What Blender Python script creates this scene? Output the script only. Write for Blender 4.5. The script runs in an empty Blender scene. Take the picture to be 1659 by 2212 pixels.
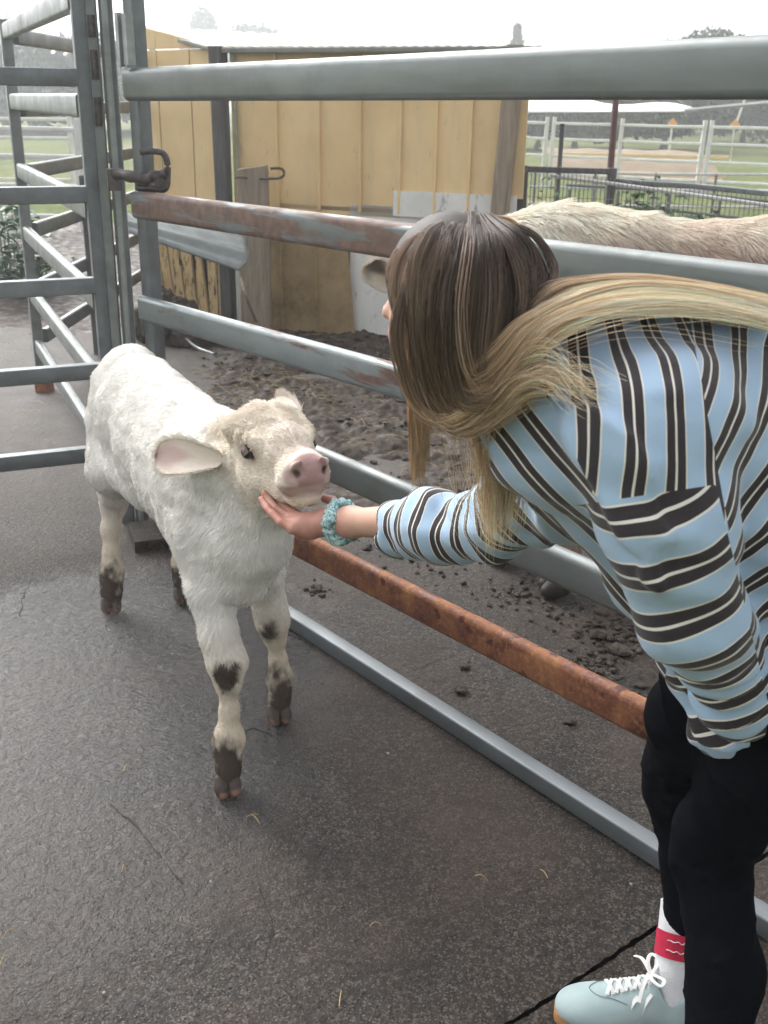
import bpy, math, random
import numpy as np
from mathutils import Vector, Matrix
from mathutils import noise as mnoise
random.seed(7); RNG = np.random.default_rng(7)
SC = bpy.context.scene
rad = math.radians

# ---------------------------------------------------------------- camera
CAM_H, PITCH, ROLL, FPX = 1.69, rad(21.15), 0.016, 2290.0      # FPX in units of a 1659 x 2212 frame
_F = np.array([0, math.cos(PITCH), -math.sin(PITCH)])
_R0 = np.array([1.0, 0, 0]); _U0 = np.array([0, math.sin(PITCH), math.cos(PITCH)])
_R = math.cos(ROLL)*_R0 + math.sin(ROLL)*_U0
_U = math.cos(ROLL)*_U0 - math.sin(ROLL)*_R0
CAM_O = np.array([0, 0, CAM_H])
def ray(x, y): return _F + _R*(x-829.5)/FPX - _U*(y-1106.0)/FPX
def at(x, y, Y):                      # the world point seen at a photo position, Y metres ahead
    d = ray(x, y); return CAM_O + d*(Y/d[1])
def gz(x, y, z=0.0):
    d = ray(x, y); return CAM_O + d*((z-CAM_H)/d[2])
cam = bpy.data.cameras.new('camera'); cam_o = bpy.data.objects.new('camera', cam)
SC.collection.objects.link(cam_o)
cam.sensor_fit = 'VERTICAL'; cam.sensor_height = 36.0; cam.lens = 36.0*FPX/2212.0
cam.clip_start = 0.05; cam.clip_end = 2000
_B = -_F
cam_o.matrix_world = Matrix(((_R[0], _U[0], _B[0], 0), (_R[1], _U[1], _B[1], 0), (_R[2], _U[2], _B[2], CAM_H), (0, 0, 0, 1)))
SC.camera = cam_o
cam.dof.use_dof = True; cam.dof.focus_distance = 2.3; cam.dof.aperture_fstop = 9.0

# ---------------------------------------------------------------- world and sun
SUN_EL, SUN_AZ = rad(38), rad(-35)     # sun behind thin cloud, ahead and to the left
W = bpy.data.worlds.new('World'); SC.world = W; W.use_nodes = True
nt = W.node_tree; nt.nodes.clear()
sky = nt.nodes.new('ShaderNodeTexSky'); sky.sky_type = 'NISHITA'; sky.sun_disc = False
sky.sun_elevation = SUN_EL; sky.sun_rotation = SUN_AZ; sky.dust_density = 6.0; sky.air_density = 1.0; sky.altitude = 50
hs = nt.nodes.new('ShaderNodeHueSaturation'); hs.inputs['Saturation'].default_value = 0.10
bg = nt.nodes.new('ShaderNodeBackground'); bg.inputs['Strength'].default_value = 0.15
wo = nt.nodes.new('ShaderNodeOutputWorld')
nt.links.new(sky.outputs[0], hs.inputs['Color']); nt.links.new(hs.outputs[0], bg.inputs['Color']); nt.links.new(bg.outputs[0], wo.inputs['Surface'])
sun = bpy.data.lights.new('sun', 'SUN'); sun.energy = 1.0; sun.angle = rad(25); sun.color = (1.0, 0.95, 0.87)
so = bpy.data.objects.new('sun', sun); SC.collection.objects.link(so)
sd = Vector((math.sin(SUN_AZ)*math.cos(SUN_EL), math.cos(SUN_AZ)*math.cos(SUN_EL), math.sin(SUN_EL)))
so.rotation_euler = sd.to_track_quat('Z', 'Y').to_euler(); so.location = (0, 0, 30)
SC.view_settings.view_transform = 'Standard'; SC.view_settings.look = 'None'
SC.view_settings.exposure = 1.3; SC.view_settings.gamma = 1.0; SC.view_settings.use_curve_mapping = False
SC.render.engine = 'CYCLES'
SC.cycles.max_bounces = 6; SC.cycles.diffuse_bounces = 3; SC.cycles.glossy_bounces = 3; SC.cycles.transmission_bounces = 4
SC.cycles.volume_bounces = 2; SC.cycles.transparent_max_bounces = 8; SC.cycles.caustics_reflective = False; SC.cycles.caustics_refractive = False
SC.cycles.use_adaptive_sampling = True; SC.cycles.adaptive_threshold = 0.02; SC.cycles.use_denoising = True
SC.cycles_curves.shape = 'RIBBONS' if hasattr(SC, 'cycles_curves') else 'RIBBONS'

# ---------------------------------------------------------------- object helpers
def prop(o, label=None, cat=None, group=None, kind=None):
    if label: o['label'] = label
    if cat: o['category'] = cat
    if group: o['group'] = group
    if kind: o['kind'] = kind
    return o
def empty(name, loc, label=None, cat=None, group=None, kind=None):
    o = bpy.data.objects.new(name, None); o.location = loc; o.empty_display_size = 0.1
    SC.collection.objects.link(o); return prop(o, label, cat, group, kind)
def link(name, me, mat=None, parent=None):
    o = bpy.data.objects.new(name, me); SC.collection.objects.link(o)
    if mat is not None and len(me.materials) == 0: me.materials.append(mat)
    if parent is not None:
        o.parent = parent; o.matrix_parent_inverse = Matrix.Translation(-world_loc(parent))
    return o
def world_loc(o):
    v = Vector(o.location)
    if o.parent is not None and o.matrix_parent_inverse is not None:
        v = o.matrix_parent_inverse @ v + world_loc(o.parent)
    return v
def copy_part(o, parent, delta, M=None):
    c = o.copy(); SC.collection.objects.link(c); c.parent = parent
    c.matrix_parent_inverse = Matrix.Translation(-world_loc(parent)); c.location = Vector(o.location)+Vector(delta)
    return c
class MB:
    def __init__(s): s.v = []; s.f = []; s.n = 0; s.sm = []
    def add(s, v, f, smooth=False):
        v = np.asarray(v, float).reshape(-1, 3); s.v.append(v)
        for q in f: s.f.append(tuple(int(i)+s.n for i in q)); s.sm.append(smooth)
        s.n += len(v); return s
    def box(s, c, size, rot=0.0, axes=None):
        x, y, z = np.array(size)/2.0
        P = np.array([(-x,-y,-z),(x,-y,-z),(x,y,-z),(-x,y,-z),(-x,-y,z),(x,-y,z),(x,y,z),(-x,y,z)])
        if axes is not None: P = P @ np.asarray(axes)
        elif rot: 
            cs, sn = math.cos(rot), math.sin(rot); P = P @ np.array([[cs, sn, 0], [-sn, cs, 0], [0, 0, 1]])
        return s.add(P+np.asarray(c), [(0,3,2,1),(4,5,6,7),(0,1,5,4),(1,2,6,5),(2,3,7,6),(3,0,4,7)])
    def sweep(s, pts, prof, up=(0,0,1), scale=None, caps=True, smooth=True, closed=False):
        pts = np.asarray(pts, float); prof = np.asarray(prof, float); m = len(prof); n = len(pts)
        T = np.gradient(pts, axis=0) if not closed else (np.roll(pts,-1,0)-np.roll(pts,1,0))
        T /= np.linalg.norm(T, axis=1)[:, None]+1e-12
        up = np.asarray(up, float); V = []
        for i in range(n):
            sd_ = np.cross(T[i], up); L = np.linalg.norm(sd_)
            if L < 1e-6: sd_ = np.cross(T[i], (1, 0.1, 0)); L = np.linalg.norm(sd_)
            sd_ /= L; u2 = np.cross(sd_, T[i]); k = 1.0 if scale is None else scale[i]
            V.append(pts[i]+k*(prof[:, :1]*sd_+prof[:, 1:]*u2))
        F = []
        for i in range(n if closed else n-1):
            j = (i+1) % n
            for a in range(m):
                b = (a+1) % m; F.append((i*m+a, i*m+b, j*m+b, j*m+a))
        if caps and not closed: F.append(tuple(range(m-1, -1, -1))); F.append(tuple((n-1)*m+a for a in range(m)))
        return s.add(np.concatenate(V), F, smooth)
    def mesh(s, name):
        me = bpy.data.meshes.new(name); me.from_pydata(np.concatenate(s.v).tolist(), [], s.f)
        me.polygons.foreach_set('use_smooth', s.sm); me.update(); return me
    def build(s, name, mat, parent=None, autosmooth=True):
        me = s.mesh(name); o = link(name, me, mat, parent)
        if autosmooth and any(s.sm):
            try: me.set_sharp_from_angle(angle=rad(40))
            except Exception: pass
        return o
def prect(w, h, r=0.004, n=3):
    P = []
    for cx_, cy_, a0 in ((w/2-r, h/2-r, 0), (-w/2+r, h/2-r, 90), (-w/2+r, -h/2+r, 180), (w/2-r, -h/2+r, 270)):
        for k in range(n+1):
            a = rad(a0+90*k/n); P.append((cx_+r*math.cos(a), cy_+r*math.sin(a)))
    return P
def pcirc(r, n=12): return [(r*math.cos(2*math.pi*k/n), r*math.sin(2*math.pi*k/n)) for k in range(n)]
def tube(pts, r, n=10, **k): return MB().sweep(pts, pcirc(r, n), **k)
def spline(P, n):
    P = np.asarray(P, float); m = len(P)
    if m == 2: return P[0]+(P[1]-P[0])*np.linspace(0, 1, n)[:, None]
    Q = np.vstack([2*P[0]-P[1], P, 2*P[-1]-P[-2]]); u = np.linspace(0, m-1-1e-9, n); i = u.astype(int); t = (u-i)[:, None]
    p0, p1, p2, p3 = Q[i], Q[i+1], Q[i+2], Q[i+3]
    return 0.5*((2*p1)+(-p0+p2)*t+(2*p0-5*p1+4*p2-p3)*t**2+(-p0+3*p1-3*p2+p3)*t**3)

# ---------------------------------------------------------------- materials
class N:
    def __init__(s, name, rough=0.6, metal=0.0, spec=0.5):
        s.m = bpy.data.materials.new(name); s.m.use_nodes = True; s.t = s.m.node_tree; s.t.nodes.clear()
        s.out = s.t.nodes.new('ShaderNodeOutputMaterial'); s.b = s.t.nodes.new('ShaderNodeBsdfPrincipled')
        s.t.links.new(s.b.outputs[0], s.out.inputs[0])
        s.b.inputs['Roughness'].default_value = rough; s.b.inputs['Metallic'].default_value = metal
        s.b.inputs['Specular IOR Level'].default_value = spec
        s.tc = s.t.nodes.new('ShaderNodeNewGeometry').outputs['Position']
    def set(s, inp, v):
        i = s.b.inputs[inp]
        if hasattr(v, 'links') or isinstance(v, bpy.types.NodeSocket): s.t.links.new(v, i)
        elif isinstance(v, (tuple, list)): i.default_value = (*v[:3], 1)
        else: i.default_value = v
        return s
    def L(s, sock, v):
        if isinstance(v, bpy.types.NodeSocket): s.t.links.new(v, sock)
        elif isinstance(v, (tuple, list)) and len(sock.default_value) == 4: sock.default_value = (*v[:3], 1)
        else: sock.default_value = v
    def map(s, scale=(1,1,1), rot=(0,0,0), src=None):
        src = src or s.tc
        if any(rot):
            r_ = s.t.nodes.new('ShaderNodeMapping'); s.t.links.new(src, r_.inputs[0]); r_.inputs['Rotation'].default_value = rot; src = r_.outputs[0]
        n = s.t.nodes.new('ShaderNodeMapping'); s.t.links.new(src, n.inputs[0]); n.inputs['Scale'].default_value = scale; return n.outputs[0]
    def noise(s, scale, det=4, rough=0.55, dist=0.0, vec=None, col=False):
        n = s.t.nodes.new('ShaderNodeTexNoise'); s.t.links.new(vec or s.tc, n.inputs['Vector'])
        n.inputs['Scale'].default_value = scale; n.inputs['Detail'].default_value = det
        n.inputs['Roughness'].default_value = rough; n.inputs['Distortion'].default_value = dist
        return n.outputs[1 if col else 0]
    def vor(s, scale, feat='F1', vec=None, rnd=1.0, out=0):
        n = s.t.nodes.new('ShaderNodeTexVoronoi'); s.t.links.new(vec or s.tc, n.inputs['Vector']); n.feature = feat
        n.inputs['Scale'].default_value = scale; n.inputs['Randomness'].default_value = rnd; return n.outputs[out]
    def ramp(s, fac, stops, interp='LINEAR'):
        n = s.t.nodes.new('ShaderNodeValToRGB'); s.t.links.new(fac, n.inputs[0]); cr = n.color_ramp; cr.interpolation = interp
        while len(cr.elements) > 1: cr.elements.remove(cr.elements[-1])
        cr.elements[0].position = stops[0][0]; cr.elements[0].color = _c(stops[0][1])
        for p, c in stops[1:]:
            e = cr.elements.new(p); e.color = _c(c)
        return n.outputs[0]
    def mix(s, fac, a, b, mode='MIX'):
        n = s.t.nodes.new('ShaderNodeMix'); n.data_type = 'RGBA'; n.blend_type = mode; n.clamp_result = True
        s.L(n.inputs[0], fac); s.L(n.inputs[6], a); s.L(n.inputs[7], b); return n.outputs[2]
    def math(s, op, a, b=0.0, c=0.0):
        n = s.t.nodes.new('ShaderNodeMath'); n.operation = op
        s.L(n.inputs[0], a); s.L(n.inputs[1], b); s.L(n.inputs[2], c); return n.outputs[0]
    def attr(s, name, out=0):
        n = s.t.nodes.new('ShaderNodeAttribute'); n.attribute_name = name; return n.outputs[out]
    def bump(s, h, strength=0.5, dist=0.01, prev=None):
        n = s.t.nodes.new('ShaderNodeBump'); n.inputs['Strength'].default_value = strength; n.inputs['Distance'].default_value = dist
        s.t.links.new(h, n.inputs['Height'])
        if prev is not None: s.t.links.new(prev, n.inputs['Normal'])
        s.t.links.new(n.outputs[0], s.b.inputs['Normal']); return n.outputs[0]
def _c(c): return (c, c, c, 1) if isinstance(c, (int, float)) else (*c[:3], 1)

def m_plain(name, col, rough=0.7, var=0.25, scale=8.0, metal=0.0, bump=0.15, bscale=60.0, spec=0.4):
    n = N(name, rough, metal, spec)
    f = n.noise(scale, 5, 0.6); d = tuple(c*(1-var) for c in col); u = tuple(min(1, c*(1+var)) for c in col)
    n.set('Base Color', n.ramp(f, [(0.3, d), (0.7, u)])); n.bump(n.noise(bscale, 4), bump, 0.004); return n.m
def m_galv(name, col=(0.34, 0.36, 0.375), rough=0.42, rust=0.0, rustcol=(0.16, 0.075, 0.05), streak=(1, 1, 1), metal=0.55, seed=0.0):
    n = N(name, rough, metal, 0.5)
    al = n.map((1.2, 9, 9), (0, 0, rad(50.7))); f = n.noise(1.5, 6, 0.6, 0, al); g = n.noise(40, 3)
    c = n.ramp(f, [(0.3, tuple(x*0.8 for x in col)), (0.5, col), (0.72, tuple(min(1, x*1.18) for x in col))])
    c = n.mix(n.ramp(g, [(0.55, 0.0), (0.8, 0.15)]), c, tuple(x*1.4 for x in col))
    dirt = n.ramp(n.noise(5, 6, 0.7), [(0.52, 0.0), (0.72, 0.4)]); c = n.mix(dirt, c, (0.10, 0.095, 0.085))
    rg = n.ramp(n.noise(7, 5), [(0.3, rough-0.1), (0.7, rough+0.16)])
    if rust > 0:
        rv = n.map((.8, 7, 7), (0, 0, rad(50.7))); rf = n.noise(2.6, 5, 0.55, 0.4, rv)
        m = n.ramp(rf, [(0.62-0.2*rust, 0.0), (0.68-0.2*rust, 1.0)])
        rc = n.ramp(n.noise(30, 5), [(0.3, tuple(x*0.7 for x in rustcol)), (0.7, tuple(x*1.4 for x in rustcol))])
        c = n.mix(m, c, rc); rg = n.mix(m, rg, (0.6, 0.6, 0.6))
        n.set('Metallic', n.math('MULTIPLY_ADD', m, -metal*0.9, metal))
    n.set('Base Color', c); n.set('Roughness', rg); n.bump(n.noise(25, 4), 0.12, 0.004); return n.m
MAT = {}
MAT['galv'] = m_galv('galvanised_steel', (0.205, 0.224, 0.222))
MAT['galv_dark'] = m_galv('galvanised_steel_dark', (0.165, 0.182, 0.193), 0.42)
MAT['galv_light'] = m_galv('galvanised_steel_pale', (0.30, 0.325, 0.32), 0.42)
MAT['galv_rust'] = m_galv('galvanised_rail_rusting', (0.20, 0.225, 0.235), 0.42, 0.95, (0.15, 0.095, 0.075))
MAT['galv_rust2'] = m_galv('galvanised_rail_part_rusted', (0.22, 0.25, 0.255), 0.42, 0.30, (0.12, 0.065, 0.05))
def m_rust():
    n = N('heavy_rust', 0.62, 0.15, 0.45)
    f = n.noise(11, 6, 0.65, 0.4); g = n.noise(70, 5, 0.7)
    c = n.ramp(f, [(0.3, (0.09, 0.032, 0.024)), (0.45, (0.19, 0.070, 0.042)), (0.58, (0.30, 0.125, 0.062)), (0.72, (0.45, 0.235, 0.105))])
    c = n.mix(n.ramp(g, [(0.5, 0.0), (0.7, 0.45)]), c, (0.55, 0.30, 0.12)); c = n.mix(n.ramp(n.noise(23, 4), [(0.62, 0.0), (0.68, 0.8)]), c, (0.07, 0.02, 0.02))
    n.set('Base Color', c); n.set('Roughness', n.ramp(f, [(0.3, 0.35), (0.6, 0.75)]))
    b = n.bump(n.noise(140, 4, 0.7), 0.6, 0.003); n.bump(n.noise(30, 3), 0.35, 0.006, b); return n.m
MAT['rust'] = m_rust()
def m_ground():
    n = N('wet_concrete', 0.4, 0.0, 0.4); n.set('Specular IOR Level', n.math('MULTIPLY_ADD', n.attr('wet', 2), .45, .30))
    a = n.noise(3.0, 6, 0.6); g = n.noise(170, 4, 0.6); v = n.vor(110)
    c = n.ramp(a, [(0.3, (0.019, 0.0165, 0.0155)), (0.5, (0.031, 0.026, 0.023)), (0.72, (0.052, 0.042, 0.034))])
    c = n.mix(n.ramp(g, [(0.48, 0.0), (0.66, 0.75)]), c, (0.125, 0.11, 0.098)); c = n.mix(n.ramp(n.noise(85, 3, .65), [(0.50, 0.0), (0.58, 0.8)]), c, (0.018, 0.016, 0.016)); c = n.mix(n.ramp(n.noise(68, 3, .6), [(0.56, 0.0), (0.63, 0.65)]), c, (0.15, 0.125, 0.10))
    c = n.mix(n.ramp(v, [(0.0, 0.35), (0.25, 0.0)]), c, (0.03, 0.028, 0.03))
    c = n.mix(n.ramp(n.noise(14, 5, 0.65), [(0.56, 0.0), (0.72, 0.35)]), c, (0.105, 0.075, 0.052))
    sp_ = n.vor(260, 'F1', out=1); hsv = n.t.nodes.new('ShaderNodeSeparateColor'); n.t.links.new(sp_, hsv.inputs[0])
    c = n.mix(n.ramp(hsv.outputs[0], [(0.0, 0.0), (0.82, 0.0), (0.84, 0.7)], 'CONSTANT'), c, (0.16, 0.145, 0.13)); c = n.mix(n.ramp(hsv.outputs[1], [(0.0, 0.0), (0.72, 0.0), (0.74, 0.7)], 'CONSTANT'), c, (0.012, 0.011, 0.012)); c = n.mix(n.ramp(n.noise(1.3, 3), [(0.40, 0.0), (0.60, 0.5)]), c, (0.088, 0.062, 0.045)); c = n.mix(n.ramp(n.noise(4.5, 5, .65), [(0.50, 0.0), (0.66, 0.45)]), c, (0.018, 0.015, 0.014))
    st = n.ramp(n.vor(42, 'F1'), [(0.0, 1.0), (0.09, 0.0)]); c = n.mix(n.math('MULTIPLY', st, n.ramp(n.noise(6, 2), [(0.5, 0.0), (0.6, 0.6)])), c, (0.34, 0.32, 0.29))
    # dry, paler concrete away from the wet patch under the calf; the wet patch is a real stain (attribute wet)
    wet = n.attr('wet', 2); wn = n.noise(7, 5, 0.7)
    wm = n.ramp(n.math('ADD', wet, n.math('MULTIPLY_ADD', wn, 0.7, -0.35)), [(0.35, 0.0), (0.65, 1.0)])
    dry = n.attr('dry', 2); c = n.mix(n.math('MULTIPLY', dry, 0.8), c, n.ramp(n.noise(5, 6, 0.65), [(0.3, (0.125, 0.115, 0.107)), (0.7, (0.20, 0.185, 0.172))]))
    c = n.mix(n.math('MULTIPLY', wm, 0.45), c, (0.032, 0.031, 0.033)); n.set('Base Color', c)
    n.set('Roughness', n.mix(wm, n.ramp(g, [(0.3, 0.55), (0.7, 0.8)]), n.ramp(g, [(0.3, 0.08), (0.7, 0.28)])))
    b = n.bump(n.noise(32, 5, 0.68, 0.1), 1.0, 0.020); b = n.bump(n.noise(150, 3, 0.6), 0.8, 0.006, b)
    return n.m
MAT['concrete'] = m_ground()
def m_mud():
    n = N('trodden_mud', 0.55, 0.0, 0.5)
    a = n.noise(6, 7, 0.7, 0.4); g = n.noise(60, 5, 0.7)
    c = n.ramp(a, [(0.3, (0.018, 0.012, 0.008)), (0.46, (0.040, 0.028, 0.020)), (0.58, (0.068, 0.052, 0.040)), (0.7, (0.13, 0.112, 0.096))])
    c = n.mix(n.ramp(n.noise(18, 5, 0.7), [(0.55, 0.0), (0.7, 0.5)]), c, (0.15, 0.10, 0.05)); c = n.mix(n.ramp(g, [(0.5, 0.0), (0.8, 0.4)]), c, (0.02, 0.017, 0.015))
    n.set('Base Color', c); n.set('Roughness', n.ramp(n.noise(12, 5), [(0.35, 0.35), (0.6, 0.85)])); n.set('Specular IOR Level', .3)
    b = n.bump(n.noise(30, 6, 0.7), 0.7, 0.016); n.bump(n.noise(150, 4, 0.7), 0.6, 0.004, b); return n.m
MAT['mud'] = m_mud()
def m_grass():
    n = N('field_grass', 0.9, 0, 0.1)
    c = n.ramp(n.noise(0.25, 6, 0.65), [(0.3, (0.085, 0.115, 0.03)), (0.5, (0.13, 0.16, 0.04)), (0.7, (0.23, 0.20, 0.07))])
    c = n.mix(n.ramp(n.noise(6, 5), [(0.45, 0), (0.7, 0.6)]), c, (0.05, 0.07, 0.02)); n.set('Base Color', c); n.bump(n.noise(9, 5), 0.8, 0.1); return n.m
MAT['grass'] = m_grass()
def m_paint():
    n = N('weathered_yellow_paint', 0.55, 0, 0.3)
    v = n.map((1, 1, 0.25))
    c = n.ramp(n.noise(1.6, 5, 0.6), [(0.3, (0.74, 0.53, 0.265)), (0.6, (0.86, 0.645, 0.345))])
    c = n.mix(n.ramp(n.noise(5, 5, 0.65, 0.3, v), [(0.5, 0), (0.75, 0.45)]), c, (0.56, 0.46, 0.29))
    c = n.mix(n.ramp(n.noise(30, 5, 0.7, 0, v), [(0.62, 0), (0.72, 0.5)]), c, (0.25, 0.17, 0.09))
    n.set('Base Color', c); n.bump(n.noise(22, 5), 0.1, 0.01); return n.m
MAT['yellow'] = m_paint()
def m_peel():
    n = N('peeling_yellow_boards', 0.7, 0, 0.3)
    v = n.map((1, 1, 0.22))
    c = n.ramp(n.noise(3, 5), [(0.3, (0.50, 0.36, 0.17)), (0.6, (0.66, 0.48, 0.24))])
    c = n.mix(n.ramp(n.noise(26, 6, 0.75, 0.2, v), [(0.56, 0), (0.6, 1.0)]), c, (0.06, 0.045, 0.035)); n.set('Base Color', c); n.bump(n.noise(40, 5, 0.6, 0, v), 0.4, 0.01); return n.m
MAT['peel'] = m_peel()
def m_brown_sheet():
    n = N('muddied_yellow_sheet', 0.65, 0, 0.3)
    c = n.ramp(n.noise(3.5, 6, 0.7), [(0.3, (0.17, 0.115, 0.05)), (0.5, (0.33, 0.235, 0.115)), (0.75, (0.43, 0.32, 0.165))])
    c = n.mix(n.ramp(n.noise(25, 5, 0.7, 0, n.map((1, 1, .3))), [(0.58, 0), (0.7, 0.5)]), c, (0.10, 0.07, 0.04)); n.set('Base Color', c); n.bump(n.noise(20, 5), 0.15, 0.01); return n.m
MAT['brownsheet'] = m_brown_sheet()
def m_white():
    n = N('flaking_white_paint', 0.6, 0, 0.3)
    c = n.ramp(n.noise(5, 5), [(0.3, (0.74, 0.74, 0.71)), (0.7, (0.86, 0.86, 0.83))])
    c = n.mix(n.ramp(n.noise(16, 6, 0.75, 0.3, n.map((1, 1, .35))), [(0.6, 0), (0.66, 0.8)]), c, (0.33, 0.30, 0.26)); n.set('Base Color', c); return n.m
MAT['white'] = m_white()
def m_wood(name, a, b):
    n = N(name, 0.8, 0, 0.2); v = n.map((1, 1, 0.08))
    f = n.noise(28, 6, 0.7, 0.5, v)
    n.set('Base Color', n.ramp(f, [(0.3, a), (0.7, b)])); n.bump(f, 0.6, 0.01); return n.m
MAT['wood'] = m_wood('weathered_timber', (0.20, 0.16, 0.12), (0.42, 0.35, 0.27))
MAT['wood_grey'] = m_wood('grey_timber', (0.07, 0.07, 0.068), (0.16, 0.155, 0.15))
MAT['steel_dark'] = m_plain('dark_worn_steel', (0.10, 0.085, 0.08), 0.5, 0.4, 40, 0.6)
MAT['roof'] = m_galv('old_roof_iron', (0.25, 0.25, 0.225), 0.5, 0, metal=0.5)
MAT['white_rail'] = m_plain('white_rail_paint', (0.70, 0.70, 0.68), 0.6, 0.12, 5)
MAT['tan'] = m_plain('sand', (0.26, 0.20, 0.135), 0.9, 0.2, 2)
MAT['orange'] = m_plain('orange_sign_face', (0.80, 0.33, 0.02), 0.5, 0.05)
MAT['maroon'] = m_plain('maroon_painted_steel', (0.12, 0.05, 0.055), 0.5, 0.2)
MAT['awning'] = m_plain('white_plastic_sheet', (0.85, 0.86, 0.88), 0.5, 0.04, 3)
MAT['leaf_far'] = m_plain('far_foliage', (0.028, 0.056, 0.018), 0.8, 0.5, 0.6, spec=0.2)
MAT['leaf_olive'] = m_plain('olive_foliage', (0.075, 0.095, 0.025), 0.8, 0.4, 0.8, spec=0.2)
MAT['leaf'] = m_plain('green_leaves', (0.06, 0.14, 0.03), 0.6, 0.5, 6, spec=0.3)
MAT['leaf_bluish'] = m_plain('bluish_leaves', (0.11, 0.20, 0.12), 0.5, 0.35, 9, spec=0.4)
MAT['bark'] = m_wood('tree_bark', (0.05, 0.04, 0.035), (0.12, 0.10, 0.08))
MAT['straw'] = m_plain('straw', (0.45, 0.33, 0.14), 0.8, 0.3, 30)
MAT['dark_gap'] = m_plain('dark_recess', (0.025, 0.023, 0.022), 0.8, 0.2)  # one even dark tone for joint bed, cracks and backing board

# ---------------------------------------------------------------- fields of noise used for relief
def vnoise(P, seed=0):
    """Smooth value noise at points P (n,2 or n,3), period-free, in -1..1."""
    P = np.asarray(P, float); d = P.shape[1]; I = np.floor(P).astype(np.int64); Fr = P-I; Fr = Fr*Fr*(3-2*Fr); out = 0
    K = np.array([374761393, 668265263, 2147483647 % 1000003*37])[:d]
    for c in range(2**d):
        o = np.array([(c >> k) & 1 for k in range(d)]); h = ((I+o)*K).sum(1)+seed*1442695041
        h = (h ^ (h >> 13))*1274126177 & 0x7fffffff; h = (h ^ (h >> 16)) & 0xffff
        w = np.prod(np.where(o, Fr, 1-Fr), axis=1); out = out+w*(h/32767.5-1.0)
    return out
def fbm(P, octs=4, gain=0.5, seed=0):
    P = np.asarray(P, float); a, s = 1.0, 0.0
    for k in range(octs): s = s+a*vnoise(P*2**k, seed+k*17); a *= gain
    return s
def sstep(x, a, b): t = np.clip((x-a)/(b-a), 0, 1); return t*t*(3-2*t)

# ================================================================ THE SETTING
def sheet(name, x0, x1, y0, y1, nx, ny, zf, mat, parent=None, keep=None, attrs=None, snap=None):
    X, Y = np.meshgrid(np.linspace(x0, x1, nx), np.linspace(y0, y1, ny)); P = np.stack([X.ravel(), Y.ravel()], 1)
    Z = zf(P) if callable(zf) else np.full(len(P), zf); V = np.column_stack([P, Z])
    i = np.arange(nx*ny).reshape(ny, nx); Fq = np.stack([i[:-1, :-1], i[:-1, 1:], i[1:, 1:], i[1:, :-1]], -1).reshape(-1, 4)
    if keep is not None: Fq = Fq[keep(V[Fq])]
    if snap is not None: V = snap(V)
    me = bpy.data.meshes.new(name); me.from_pydata(V.tolist(), [], Fq.tolist()); me.polygons.foreach_set('use_smooth', [True]*len(Fq))
    for k, fn in (attrs or {}).items():
        at_ = me.attributes.new(k, 'FLOAT', 'POINT'); at_.data.foreach_set('value', np.asarray(fn(P), np.float32))
    me.update(); return link(name, me, mat, parent)
prop(sheet('grass_field', -300, 300, -30, 600, 61, 61, lambda P: -0.12+0*P[:, 0], MAT['grass']), kind='structure')

# concrete yard: two slabs with a recessed joint between them
JA, JB = gz(1090, 2212), gz(1425, 1992); jd = (JB-JA)[:2]; jd /= np.linalg.norm(jd); jn = np.array([-jd[1], jd[0]])
yard = empty('concrete_yard', (0, 2, 0), kind='structure')
def wetf(P):
    c1 = gz(130, 1480)[:2]; c2 = gz(60, 1900)[:2]; c3 = gz(430, 1330)[:2]
    d = lambda c, s: np.exp(-((P-c)**2).sum(1)/(2*s*s)); return np.clip(1.15*d(c1, .55)+0.45*d(c2, .5)+.5*d(c3, .3), 0, 1.2)
def dryf(P): return np.clip(sstep(P[:, 1]+0.25*P[:, 0], 3.2, 5.6)*(1-0.5*sstep(P[:, 0], -.3, .8)), 0, 1)
cz = lambda P: 0.0035*fbm(P*1.3, 3, seed=3)-0.003
side = lambda P: (P-JA[:2])@jn
def snapm(V):
    s_ = side(V[:, :2]); m = (s_ > -.08) & (s_ < .005); V[m, :2] += jn*(.0035+.0035*np.clip(fbm(V[m, :2]*40, 2, seed=3), -1, 1)-s_[m])[:, None]; return V
def snapb(V):
    s_ = side(V[:, :2]); m = (s_ < .08) & (s_ > -.009); V[m, :2] += jn*(-.006+.002*fbm(V[m, :2]*40, 2, seed=6)-s_[m])[:, None]; return V
def keep_main(Q): c = Q.mean(1); return (side(Q[:, :, :2].reshape(-1, 2)).reshape(-1, 4).max(1) > 0.006) & (c[:, 1] < 8.35+0.12*np.sin(c[:, 0]*3)+.05*np.sin(c[:, 0]*11))
o = sheet('slab', -7, 6, 0.6, 8.6, 521, 321, cz, MAT['concrete'], yard, keep_main, {'wet': wetf, 'dry': dryf}, snapm); prop(o, kind='structure')
o = sheet('slab', 0.1, 3, 0.2, 3.0, 241, 231, lambda P: cz(P)-0.002, MAT['concrete'], yard, lambda Q: side(Q[:, :, :2].reshape(-1, 2)).reshape(-1, 4).min(1) < -0.010, {'wet': lambda P: 0*P[:, 0], 'dry': lambda P: 0*P[:, 0]}, snapb); prop(o, kind='structure')
o = sheet('joint_bed', -7, 6, 0.1, 8.5, 14, 10, -0.03, MAT['dark_gap'], yard); prop(o, kind='structure')
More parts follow.
